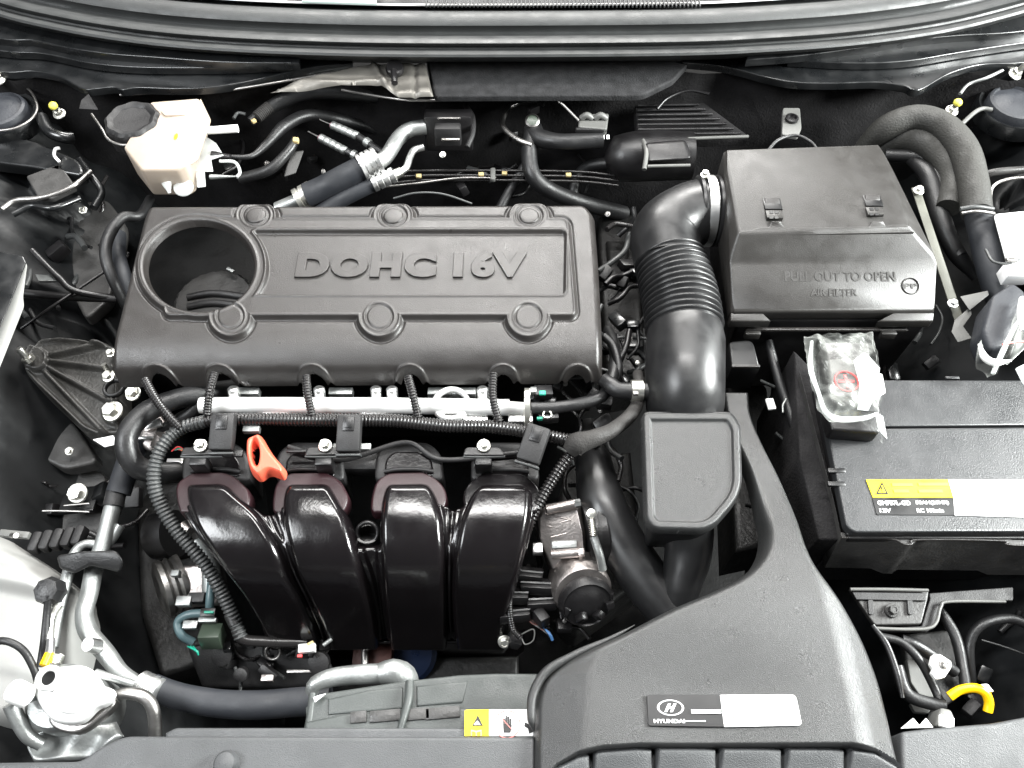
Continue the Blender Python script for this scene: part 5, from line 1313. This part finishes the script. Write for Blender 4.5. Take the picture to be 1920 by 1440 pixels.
def mountf(U, V):
    d = sd_poly(U, V, MP)
    Z = -.105+rolledge(d, 6, .006)+.006*np.exp(-((d-5)/3.5)**2)
    a = np.arctan2(V-672, U-60)
    r = np.hypot(U-60, V-672)
    for ang in (-.22, .12, .50, .80):
        dd = np.abs(a-ang)*r
        Z += .010*np.exp(-(dd/4.5)**4)*sm((r-22)/15.)*(d > 0)
    Z += .010*sm(sd_ell(U, V, 66, 672, 26, 24)/5.)
    Z += .006*sm(sd_ell(U, V, 210, 770, 26, 24)/5.)
    Z -= .008*sm((V-560)/400.)
    Z = np.where(d < 0, Z-.04*np.clip(-d/1.2, 0, 1), Z)
    return Z, None, d, 1.0
hf('bracket', 30, 232, 618, 824, 1.8, -.10, mountf, 'mount', mb)
for x, y, r in ((212, 772, 20), (204, 706, 12), (250, 738, 15), (208, 662, 9)):
    bolt((x, y, -.09), r, mb, 'zinc', (-.1, -.2, 1))
lathe('threaded_stud', (56, 676, -.09), [(.008, 0), (.008, .006), (.0048, .006), (.0048, .020), (.004, .022)], 'zinc', mb, (-.3, .3, 1), 16)
lathe('threaded_stud', (206, 700, -.09), [(.006, 0), (.0036, .004), (.0036, .016)], 'zinc', mb, (-.2, .3, 1), 16)
ringm('rubber_ring', (214, 728, -.095), .012, .0026, 'rubber', mb)
t = slab('part_label', [(174, 824), (212, 816), (222, 832), (196, 838)], -.10, .001, 'paper', None, b=.0003); tagm(t, 'small white paper label under the engine mount bracket', 'label')
fe = thing('fender_edge', 'pale grey painted fender edge slanting down the left border', 'fender')
facet('panel', [(-60, 448, .02), (0, 478, .02), (42, 484, .018), (52, 496, .016), (44, 556, .012), (46, 575, .01), (0, 690, .0), (-60, 830, -.01), (-60, 448, -.02), (0, 478, -.02), (34, 484, -.02), (42, 496, -.02), (34, 556, -.02), (36, 575, -.02), (-10, 690, -.03), (-60, 830, -.03)], [tuple(range(8)), tuple(range(8, 16))]+[(i, (i+1) % 8, (i+1) % 8+8, i+8) for i in range(8)], 'tank', fe, .003)
facet('inner_flange', [(-60, 440, .028), (2, 472, .028), (44, 480, .026), (50, 492, .024), (20, 568, .02), (-10, 640, .015), (-60, 740, .01), (-60, 440, .02), (2, 472, .02), (44, 480, .02), (50, 492, .018), (20, 568, .014), (-10, 640, .01), (-60, 740, .0)], [tuple(range(7)), tuple(range(7, 14))]+[(i, (i+1) % 7, (i+1) % 7+7, i+7) for i in range(7)], 'paint', fe, .002)
for pts, r, lab in (([(60, 470, -.06), (110, 520, -.07), (150, 548, -.08), (280, 566, -.12)], 6, 'dark stay bar slanting towards the cover at upper left'), ([(40, 616, -.10), (120, 560, -.08), (240, 480, -.10)], 3, 'thin dark rod crossing the slanted stay bar'), ([(20, 548, -.09), (120, 556, -.09), (220, 560, -.1)], 8, 'dark cross member behind the thin rod')):
    hose('stay_bar', lab, pts, r, 'black', 'bar', 12)
t = slab('bracket_tab', [(66, 514), (110, 516), (114, 526), (72, 527)], -.075, .004, 'dullalu', None, b=.0006); tagm(t, 'small grey metal tab under the slanted stay bar', 'bracket')
for (x, y), lab in (((156, 394), 'small bare bolt in the dark wing left of the top hose'), ((130, 846), 'small bare bolt below the engine mount')):
    o = thing('body_bolt', lab, 'bolt'); bolt((x, y, -.09 if y < 500 else -.15), 8, o, 'zinc', (0, -.4, 1))
t = thing('side_bracket', 'silver bolt on a dark bracket low on the left beneath the engine mount', 'bracket')
bolt((146, 925, -.16), 19, t, 'zinc', (0, -.4, 1)); box('plate', (150, 938, -.175), (.045, .04, .006), 'paint', t, (-.2, 0, .1)); tube('plate_edge', [(80, 958, -.16), (120, 958, -.16), (168, 960, -.16)], 2.2, 'steel', t, seg=8); tube('plate_edge', [(120, 948, -.16), (168, 944, -.16)], 2, 'steel', t, seg=8)
t = thing('body_rail', 'pale edged black body rail running down the far left', 'body rail')
tube('rail', [(22, 790, -.14), (50, 850, -.16), (80, 920, -.19), (100, 980, -.2)], [8, 7, 6, 4], 'paint', t, seg=12)
# air conditioning pipes at lower left
p1 = thing('condenser_pipe', 'thick dull silver pipe bending down the lower left of the bay', 'pipe')
tube('upper_rubber', [(262, 820, -.09), (244, 860, -.10), (222, 925, -.11)], 22, 'greyrub', p1, seg=22)
tube('pipe', [(220, 915, -.11), (206, 970, -.115), (190, 1030, -.12), (178, 1060, -.12), (168, 1110, -.12), (158, 1150, -.12), (166, 1185, -.12), (196, 1222, -.12), (228, 1262, -.12), (262, 1284, -.12)], [15, 15, 15, 16, 16, 16, 17, 17, 15, 14], 'dullalu', p1, seg=24)
tube('sleeve', [(219, 918, -.109), (212, 950, -.112)], 18, 'blackm', p1, seg=22)
tube('service_port', [(182, 1212, -.11), (164, 1208, -.095)], [14, 13], 'alu', p1, seg=20)
hose('lower_radiator_hose', 'thick slate grey rubber hose running along the front below the engine', [(286, 1286, -.12), (330, 1304, -.12), (400, 1318, -.12), (480, 1322, -.12), (560, 1316, -.12), (620, 1312, -.12)], [22, 24, 25, 26, 26, 26], 'greyrub', seg=28)
t = thing('hose_ferrule', 'ribbed silver ferrule joining the silver pipe to the slate hose', 'ferrule')
ferrule(t, (262, 1282, -.115), (302, 1300, -.115), 24, 'alu', 4)
p2 = thing('liquid_pipe', 'thinner silver pipe running parallel left of the thick pipe', 'pipe')
tube('pipe', [(226, 985, -.12), (200, 1020, -.125), (160, 1020, -.12), (138, 1040, -.12), (124, 1090, -.12), (104, 1170, -.12), (98, 1215, -.12)], [9, 9, 8, 9, 11, 12, 11], 'dullalu', p2, seg=18)
t = thing('pipe_strap', 'black rubber strap clamping both silver pipes at lower left', 'pipe clamp')
facet('block', [(106, 1042, -.09), (150, 1034, -.085), (218, 1032, -.085), (232, 1052, -.09), (226, 1074, -.1), (170, 1060, -.09), (140, 1076, -.095), (112, 1066, -.095), (106, 1042, -.13), (150, 1034, -.13), (218, 1032, -.13), (232, 1052, -.13), (226, 1074, -.13), (170, 1060, -.13), (140, 1076, -.13), (112, 1066, -.13)], [tuple(range(8)), tuple(range(8, 16))]+[(i, (i+1) % 8, (i+1) % 8+8, i+8) for i in range(8)], 'rubber', t, .004)
t = thing('corrugated_shield', 'dark ribbed rubber shield behind the pipe strap', 'shield')
for i in range(5): box('ridge', (70+i*20, 1018-i*3, -.14), (.012, .026, .018), 'blackm', t, (0, 0, -.1), .004)
t = thing('ribbed_clip', 'small grey clip on the top of the pale tank', 'clip'); box('clip', (28, 1002, -.08), (.035, .008, .006), 'greyclip', t, (0, 0, -.1)); tube('knob', [(22, 1004, -.076), (30, 1004, -.07)], 5, 'steel', t, seg=10)
# washer tank
wt = thing('washer_tank', 'large pale blue grey plastic tank at the lower left edge', 'tank')
def tankf(U, V):
    d = sd_poly(U, V, spl([(-160, 960), (-60, 966), (0, 1000), (50, 1034), (96, 1074), (112, 1100), (104, 1170), (88, 1240), (84, 1330), (40, 1360), (-160, 1360)], 5))
    Z = -.10+rolledge(d, 46, .05)-.012*sm((V-1080-U*.2)/30.)
    Z = np.where(d < 0, Z-.06*np.clip(-d/2., 0, 1), Z)
    return Z, None, d, 1.5
hf('tank_body', -170, 130, 950, 1370, 3, -.10, tankf, 'tank', wt)
t = thing('tank_cable', 'black cable with a round plug hanging down the side of the pale tank', 'cable')
tube('cable', [(92, 1115, -.06), (88, 1150, -.07), (84, 1200, -.08), (78, 1250, -.09)], [7, 7, 8, 9], 'rubber', t, seg=14)
s = S(92, 1105, -.06)
lathe('plug', (92, 1108, -.065), [(18*s, -.015), (25*s, -.010), (26*s, .0), (21*s, .008), (8*s, .010)], 'rubber', t, (0, -.2, 1), 24, (8, .06))
hose('tank_hose', 'black hose curling over the pale tank at the left edge', [(-30, 1206, -.06), (10, 1202, -.055), (42, 1218, -.06), (62, 1250, -.07), (72, 1280, -.08)], 7, 'rubber', seg=14)
# dryer and filler at the corner
t = thing('yellow_collar_valve', 'yellow sleeved valve stem above the white cap at lower left', 'valve')
tube('sleeve', [(92, 1226, -.07), (82, 1248, -.068)], 8, 'yellow', t, seg=16); tube('stem', [(96, 1200, -.075), (94, 1228, -.07)], 8, 'alu', t, seg=14); tube('silver_fitting', [(108, 1134, -.08), (96, 1160, -.08), (94, 1200, -.08)], [11, 8, 7], 'zinc', t, seg=14)
box('steel_lug', (108, 1236, -.075), (.010, .010, .008), 'zinc', t)
rc = thing('radiator_filler', 'bright silver radiator filler neck with a wide eared cap at lower left', 'radiator cap')
CP_ = spl([(96, 1250), (150, 1246), (178, 1262), (188, 1282), (206, 1290), (210, 1306), (194, 1320), (176, 1328), (150, 1352), (118, 1356), (92, 1348), (72, 1322), (62, 1296), (66, 1266), (96, 1250)], 5)[:-1]
slab('cap', CP_, -.05, .012, 'rail', rc, b=.005)
slab('cap_dome', spl([(100, 1282), (140, 1268), (168, 1284), (172, 1312), (146, 1336), (112, 1336), (96, 1312), (100, 1282)], 5)[:-1], -.045, .006, 'rail', rc, b=.004)
ringm('eye', (92, 1272, -.0445), .010, .0032, 'rail', rc)
slab('flange', spl([(176, 1300), (216, 1310), (200, 1336), (150, 1372), (110, 1370), (90, 1350), (110, 1320), (176, 1300)], 4)[:-1], -.066, .012, 'steel', rc, b=.003)
lathe('neck', (140, 1320, -.11), [(.034, -.05), (.034, .035), (.03, .04)], 'dullalu', rc, seg=32)
lathe('eye_dark_disc', (93, 1273, -.0445), [(.0075, 0), (.0075, .001)], 'head', rc, seg=20)  # flat black disc in place of a hole, its dark painted in
tube('overflow', [(205, 1304, -.07), (240, 1300, -.07), (272, 1308, -.072), (288, 1334, -.08), (292, 1390, -.10)], [10, 11, 12, 12, 12], 'steel', rc, seg=18)
tube('side_pipe', [(180, 1262, -.06), (215, 1272, -.06), (250, 1282, -.07)], [8, 7, 6], 'dullalu', rc, seg=14)
fc = thing('service_cap', 'white round service cap on a pale pipe in the lower left corner', 'service cap')
s = S(30, 1298, -.03)
lathe('cap', (38, 1300, -.045), [(22*s, -.008), (22*s, .007), (19*s, .010), (8*s, .010)], 'white', fc, (-.5, .2, 1), 32)
tube('pipe', [(20, 1320, -.06), (34, 1350, -.07), (52, 1380, -.08), (78, 1396, -.09)], [14, 14, 13, 12], 'dullalu', fc, seg=20)
tube('collar', [(48, 1303, -.05), (62, 1300, -.06)], [17, 15], 'dullalu', fc, seg=20)
sk = thing('headlamp_bracketry', 'wrinkled silver and grey sheet metal below the filler cap', 'bracket')
def sheetf(U, V):
    d = sd_poly(U, V, [(40, 1380), (100, 1360), (150, 1365), (210, 1350), (232, 1380), (176, 1420), (60, 1430)])
    return -.10+.006*np.sin(U*.05)*np.cos(V*.07+U*.03)+rolledge(d, 6, .006), None, d, 0
hf('sheet', 30, 240, 1345, 1435, 3, -.10, sheetf, 'dullalu', sk)

# ================================================================== FRONT
fs_ = slab('front_support', rpoly([(-200, 1428), (150, 1428, 16), (186, 1402, 10), (232, 1380, 18), (1003, 1382, 2), (1003, 1600), (-200, 1600)], 6), -.028, .05, 'support', None, b=.003); fs_['kind'] = 'structure'
fs2 = slab('front_support_step', rpoly([(306, 1373, 6), (330, 1364, 6), (1003, 1364, 2), (1003, 1400), (306, 1400)], 5), -.040, .03, 'support', None, b=.003); fs2['kind'] = 'structure'
fs3 = slab('front_support', rpoly([(1690, 1372), (1740, 1366), (1860, 1356), (1925, 1344), (2100, 1320), (2100, 1600), (1690, 1600)], 6), -.035, .05, 'support', None, b=.003); fs3['kind'] = 'structure'
lathe('rubber_stop', (425, 1432, -.026), [(.0115, -.004), (.0115, .003), (.009, .008), (.004, .010)], 'support', None, (0, 0, 1), 32)
tagm(bpy.data.objects['rubber_stop'], 'grey rubber stop on the front panel at the bottom edge', 'rubber stop')
sh = thing('radiator_shroud', 'grey plastic radiator shroud with ribs and slots at the bottom centre', 'radiator shroud')
slab('shroud_top', rpoly([(572, 1325, 2), (600, 1300, 6), (760, 1276), (860, 1265), (930, 1262), (1010, 1262), (1010, 1360), (572, 1372)], 3), -.058, .03, 'shroud', sh, b=.003)
slab('shroud_lower', rpoly([(572, 1352, 2), (650, 1338), (860, 1328), (1010, 1328), (1010, 1376), (572, 1376)], 2), -.054, .010, 'shroud', sh, b=.002)
slab('shroud_dip', rpoly([(612, 1309), (690, 1294), (758, 1287), (758, 1330), (612, 1342)], 4), -.0565, .006, 'shroud', sh, b=.002)
slab('shroud_dip', rpoly([(778, 1284), (880, 1276), (868, 1318), (778, 1326)], 4), -.0565, .006, 'shroud', sh, b=.002)
tube('rib', [(768, 1278, -.056), (766, 1310, -.052), (757, 1345, -.050), (748, 1375, -.05)], [8, 8, 7, 6], 'shroud', sh, seg=14)
for x, w in ((672, 26), (722, 50), (780, 44), (830, 56)):
    box('slot', (x, 1345-(x-660)*.05, -.0525), (w*.00062, .011, .002), 'oxide', sh, (0, 0, .08), .0008)
tube('left_post', [(586, 1300, -.06), (582, 1340, -.06), (576, 1372, -.06)], 7, 'shroud', sh, seg=10)
wl = thing('warning_label', 'yellow and white warning label with a crossed out hand on the shroud', 'warning label')
ZW = -.0385
yp = slab('yellow_part', rpoly([(871, 1331, 4), (919, 1330, 1), (919, 1380, 1), (871, 1380, 1)], 3), ZW, .0008, 'sticker_y', wl, b=.0002)
wp = slab('white_part', rpoly([(917, 1330, 1), (1006, 1330, 1), (1006, 1380, 1), (917, 1380, 1)], 2), ZW+.0002, .0008, 'paper', wl, b=.0002)
slab('backing', [(872, 1334), (1004, 1334), (1004, 1384), (872, 1384)], ZW-.001, .012, 'shroud', wl, b=.0005)
slab('triangle', [(896, 1341), (906, 1361), (885, 1361)], ZW+.0006, .0004, 'ink', yp, b=.0001)
slab('triangle_blaze', [(895, 1351), (901, 1359), (888, 1359)], ZW+.001, .0004, 'paper', yp, b=.0001)
slab('book', rpoly([(883, 1368), (893, 1370), (903, 1368), (903, 1380), (883, 1380)], 1), ZW+.0006, .0004, 'redp', yp, b=.0001)
slab('book_page', rpoly([(885, 1371), (892, 1373), (892, 1380), (885, 1380)], 1), ZW+.0009, .0004, 'sticker_y', yp, b=.0001)
slab('book_page', rpoly([(894, 1373), (901, 1371), (901, 1380), (894, 1380)], 1), ZW+.0009, .0004, 'sticker_y', yp, b=.0001)
ringm('ban_ring', (951, 1358, ZW+.0004), .0125, .0005, 'redp', wp).scale = (1, 1, .4)
box('ban_bar', (951, 1358, ZW+.0012), (.024, .0007, .0003), 'redp', wp, (0, 0, -.8), 0)
slab('hand', rpoly([(944, 1374), (943, 1358), (945, 1357), (958, 1357), (960, 1360), (957, 1374)], 2), ZW+.0006, .0004, 'ink', wp, b=.0001)
for i, (x, y) in enumerate(((945, 1351), (949, 1347), (953, 1348), (957, 1351), (941, 1360))): box('finger', (x, (y+1358)/2, ZW+.0008), (.0018, (1360-y)*.00078, .0004), 'ink', wp, bevel=0)
slab('fan_symbol', rpoly([(984, 1354), (992, 1358), (1000, 1352), (1000, 1372), (992, 1376), (990, 1366), (983, 1362)], 1), ZW+.0006, .0004, 'ink', wp, b=.0001)
rp = thing('upper_radiator_pipe', 'dull silver bent pipe with a flared end beside the radiator shroud', 'pipe')
tube('pipe', [(584, 1300, -.085), (592, 1282, -.08), (625, 1270, -.08), (670, 1265, -.08), (722, 1262, -.08)], [12, 15, 17, 18, 18], 'dullalu', rp, seg=24)
tube('flare', [(712, 1263, -.08), (735, 1260, -.08), (756, 1270, -.09), (764, 1300, -.12)], [19, 24, 26, 24], 'dullalu', rp, seg=26)
t = slab('bright_corner', [(587, 1306), (612, 1300), (590, 1318)], -.05, .003, 'alu', None, b=.0005); tagm(t, 'tiny bright triangular corner of metal under the silver pipe', 'bracket')

# right lower corner
rb = thing('tray_bracket', 'dark steel battery tray bracket with a bolt and two slots', 'bracket')
slab('plate', rpoly([(1590, 1102), (1742, 1106), (1740, 1122), (1728, 1170), (1640, 1172), (1618, 1140)], 5), -.10, .006, 'oxide', rb, b=.0015)
tube('top_lip', [(1594, 1105, -.095), (1660, 1105, -.095), (1740, 1107, -.095)], 3.4, 'greyclip', rb, seg=8, step=.05)
slab('dark_strip', [(1598, 1110), (1738, 1112), (1736, 1126), (1606, 1124)], -.0965, .004, 'blackm', rb, b=.0006)
tube('front_edge', [(1640, 1178, -.10), (1700, 1180, -.10), (1740, 1178, -.10), (1756, 1166, -.10), (1764, 1138, -.10), (1780, 1128, -.10), (1885, 1128, -.10)], 3.2, 'greyclip', rb, seg=8)
bolt((1672, 1145, -.098), 13, rb, 'oxide', (0, -.1, 1))
for x in (1632, 1706): slab('slot', rpoly([(x-5, 1124), (x+5, 1124), (x+7, 1152), (x-3, 1152)], 4), -.0970, .002, 'blackm', rb, b=.0004)
sp_ = slab('side_panel', rpoly([(1742, 1112), (1900, 1100), (1900, 1126), (1780, 1128), (1764, 1140), (1756, 1168), (1740, 1184), (1650, 1184), (1642, 1176), (1728, 1174), (1744, 1122)], 3), -.105, .005, 'blackm', None, b=.001); sp_['kind'] = 'structure'; sp_.name = 'inner_panel'
well = slab('wheel_well_panel', rpoly([(1690, 1190), (1780, 1180), (1810, 1300), (1750, 1340), (1710, 1300)], 12), -.16, .01, 'oxide', None, b=.003); well['kind'] = 'structure'; well.name = 'inner_panel'
for pts_ in ([(1700, 1236), (1712, 1234), (1736, 1268), (1752, 1308), (1726, 1306), (1708, 1280)], [(1706, 1318), (1750, 1322), (1742, 1338), (1716, 1336)]):
    o = slab('inner_panel', rpoly(pts_, 4), -.125, .006, 'greyclip', None, b=.001); o['kind'] = 'structure'
wcl = thing('white_clip', 'white plastic clip with a grey stud in the dark lower right corner', 'clip')
slab('clip_plate', rpoly([(1748, 1228), (1762, 1226), (1784, 1240), (1784, 1252), (1772, 1270), (1756, 1274), (1746, 1262), (1750, 1254), (1744, 1246)], 3), -.09, .005, 'white', wcl, b=.001)
bolt((1769, 1246, -.089), 9, wcl, 'steel', (0, -.2, 1), 'stud', tall=1.3)
hose('yellow_hose', 'bright yellow curved conduit piece in the lower right corner', [(1780, 1306, -.10), (1800, 1294, -.095), (1826, 1290, -.09), (1846, 1298, -.09), (1854, 1316, -.095), (1852, 1334, -.10)], 8.5, 'yellow', 'conduit', 18)
t = thing('corner_connector', 'grey connector with a white plug under the yellow conduit', 'connector')
prism('grey_shell', [(1764, 1326, -.09), (1784, 1330, -.09), (1792, 1348, -.09), (1776, 1366, -.09), (1752, 1362, -.09)], -.12, 'greyclip', t, .003)
box('white_plug', (1774, 1354, -.082), (.014, .012, .006), 'white', t, (0, 0, -.3)); 
t = slab('white_tip', rpoly([(1838, 1282), (1852, 1282), (1866, 1298), (1850, 1296)], 3), -.086, .004, 'paper', None, b=.0008); tagm(t, 'white paper tip behind the yellow conduit', 'label')
t = facet('white_corner', [(1688, 1366, -.07), (1712, 1346, -.07), (1724, 1360, -.07), (1736, 1346, -.07), (1750, 1364, -.07), (1688, 1366, -.08), (1712, 1346, -.08), (1724, 1360, -.08), (1736, 1346, -.08), (1750, 1364, -.08)], [tuple(range(5)), tuple(range(5, 10))]+[(i, (i+1) % 5, (i+1) % 5+5, i+5) for i in range(5)], 'white', None, .0006); tagm(t, 'folded white plastic points against the front panel at lower right', 'plastic scrap')
for pts, r, lab in (([(1652, 1194, -.10), (1690, 1205, -.10), (1724, 1238, -.10), (1752, 1290, -.11), (1764, 1320, -.11)], 8, 'black cable running down beside the grey duct tab'),
    ([(1690, 1200, -.11), (1720, 1212, -.11), (1760, 1238, -.12), (1790, 1260, -.13)], 11, 'thick black cable heading for the white clip'),
    ([(1682, 1250, -.11), (1700, 1300, -.11), (1740, 1318, -.11), (1770, 1322, -.11)], 12, 'black cable bending along the bottom of the corner well'),
    ([(1822, 1290, -.15), (1818, 1210, -.13), (1840, 1172, -.12), (1890, 1160, -.12), (1930, 1172, -.12)], 9, 'dark loop of hose at the right edge under the battery tray'),
    ([(1744, 1120, -.13), (1790, 1190, -.13), (1806, 1260, -.13), (1812, 1300, -.13)], 10, 'dark upright cable right of the white clip'),
    ([(1840, 1200, -.12), (1880, 1212, -.12), (1930, 1230, -.12)], 2, 'thin wire crossing the dark right corner')):
    hose('corner_cable', lab, pts, r, 'rubber', 'cable', 12)
hose('duct_side_cable', 'black harness beside the narrow strap of the grey duct', [(1440, 640, -.08), (1462, 720, -.09), (1490, 800, -.09), (1510, 880, -.1), (1530, 960, -.1)], 9, 'rubber', 'cable', 12)
t = thing('tape_tag', 'two small pale clips between the duct strap and the battery', 'clip'); box('clip', (1445, 758, -.08), (.010, .016, .004), 'white', t, (0, 0, .1), .001); tube('hook', [(1474, 748, -.08), (1468, 760, -.08), (1468, 774, -.08)], 2, 'dullalu', t, seg=8)
# pipe and clamp at the right end of the fuel rail
t = thing('breather_pipe', 'black breather hose with a pale clamp joining the intake pipe', 'hose')
tube('hose', [(1132, 712, -.04), (1146, 722, -.036), (1160, 732, -.036), (1192, 734, -.036), (1215, 734, -.036)], [13, 15, 16, 17, 17], 'rubber', t, seg=22)
sx = S(1194, 732, -.036)
lathe('clamp', (1194, 733, -.036), [(17*sx, -.0075), (21*sx, -.007), (21*sx, .007), (17*sx, .0075)], 'zinc', t, (1, 0, 0), 28)
box('clamp_lug', (1192, 738, -.02), (.006, .004, .004), 'steel', t, bevel=.0005)
hose('side_loop', 'black curved hose behind the right front corner of the cover', [(1132, 630, -.06), (1150, 650, -.06), (1160, 690, -.06), (1152, 720, -.07)], 8, 'rubber', seg=14)
# ------------------------------------------------------------------ dark odds and ends deep between the parts
def clutter(x0, x1, y0, y1, n, name, label, z0, z1, seed):
    rr = random.Random(seed)
    t = thing(name, label, 'wiring')
    for i in range(n):
        x = rr.uniform(x0, x1); y = rr.uniform(y0, y1); z = rr.uniform(z0, z1); a = rr.uniform(-1.6, 1.6)
        L = rr.uniform(20, 60)
        k = rr.random()
        if k < .55:
            pts = [(x, y, z)]
            for j in range(3):
                a += rr.uniform(-.8, .8); x += L*.6*math.cos(a); y += L*.6*math.sin(a); z += rr.uniform(-.01, .01)
                pts.append((x, y, z))
            tube('wire', pts, rr.uniform(2, 6), rr.choice(['rubber', 'loom', 'loomg', 'black', 'rubber']), t, seg=8)
        elif k < .85:
            box('shell', (x, y, z), (rr.uniform(.012, .03), rr.uniform(.01, .02), rr.uniform(.01, .02)), rr.choice(['black', 'blackm', 'paint']), t, (rr.uniform(-.4, .4), rr.uniform(-.4, .4), a), .002)
        else:
            bolt((x, y, z), rr.uniform(4, 7), t, rr.choice(['steel', 'steel', 'zinc']), (rr.uniform(-.4, .4), -.4, 1))
clutter(1120, 1200, 390, 720, 34, 'harness_bundle', 'dark jumble of wires and plugs between the cover and the intake bellows', -.16, -.09, 3)
clutter(1060, 1160, 860, 1000, 14, 'harness_bundle', 'dark wires below the taped fork of the loom', -.2, -.13, 5)
clutter(20, 180, 400, 620, 22, 'harness_bundle', 'dark wires and brackets beside the fender edge', -.17, -.12, 8)
clutter(420, 620, 1180, 1270, 26, 'harness_bundle', 'dark wires under the left end of the manifold', -.235, -.205, 9)
clutter(1420, 1540, 640, 1000, 14, 'harness_bundle', 'dark wires in the gap left of the battery', -.2, -.12, 12)
clutter(1650, 1760, 620, 700, 8, 'harness_bundle', 'dark wires behind the rear edge of the battery', -.2, -.12, 14)
clutter(400, 620, 190, 380, 18, 'harness_bundle', 'dark fittings behind the upper left of the engine cover', -.2, -.12, 15)
clutter(1000, 1150, 700, 860, 26, 'harness_bundle', 'dark wires and sensors around the right end of the fuel rail', -.11, -.07, 17)
clutter(60, 260, 860, 1000, 16, 'harness_bundle', 'dark fittings below the engine mount', -.22, -.17, 21)
clutter(700, 1130, 190, 370, 16, 'harness_bundle', 'dark pipes and clips on the firewall behind the cover', -.2, -.12, 23)
clutter(1760, 1920, 1180, 1340, 12, 'harness_bundle', 'dark wires deep in the lower right corner', -.22, -.15, 25)
clutter(930, 1060, 1060, 1200, 14, 'harness_bundle', 'dark plugs below the throttle body', -.2, -.15, 27)
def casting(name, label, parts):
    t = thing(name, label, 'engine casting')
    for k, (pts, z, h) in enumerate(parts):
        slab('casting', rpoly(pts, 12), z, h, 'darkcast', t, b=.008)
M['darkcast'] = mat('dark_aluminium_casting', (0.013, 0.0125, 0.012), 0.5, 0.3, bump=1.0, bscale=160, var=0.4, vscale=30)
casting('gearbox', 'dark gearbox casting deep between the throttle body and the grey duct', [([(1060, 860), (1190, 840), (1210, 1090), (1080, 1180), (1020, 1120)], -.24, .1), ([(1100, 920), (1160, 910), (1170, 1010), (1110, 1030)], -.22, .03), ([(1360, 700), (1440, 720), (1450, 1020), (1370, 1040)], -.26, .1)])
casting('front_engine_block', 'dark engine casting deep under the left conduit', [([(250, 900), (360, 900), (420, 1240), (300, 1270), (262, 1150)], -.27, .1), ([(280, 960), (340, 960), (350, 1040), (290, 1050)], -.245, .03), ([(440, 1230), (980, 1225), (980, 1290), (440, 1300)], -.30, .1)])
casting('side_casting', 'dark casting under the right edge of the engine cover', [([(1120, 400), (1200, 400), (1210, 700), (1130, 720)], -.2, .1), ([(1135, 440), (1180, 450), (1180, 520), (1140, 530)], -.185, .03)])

# ------------------------------------------------------------------ put each thing's origin at its base
bpy.context.view_layer.update()
for r in ROOTS:
    lo = Vector((1e9,)*3); hi = Vector((-1e9,)*3)
    for c in r.children:
        for bb in c.bound_box:
            w = c.matrix_basis @ Vector(bb)
            for i in range(3): lo[i] = min(lo[i], w[i]); hi[i] = max(hi[i], w[i])
    if lo.x > 1e8: continue
    base = Vector(((lo.x+hi.x)/2, (lo.y+hi.y)/2, lo.z))
    r.location = base
    for c in r.children: c.location = c.location-base
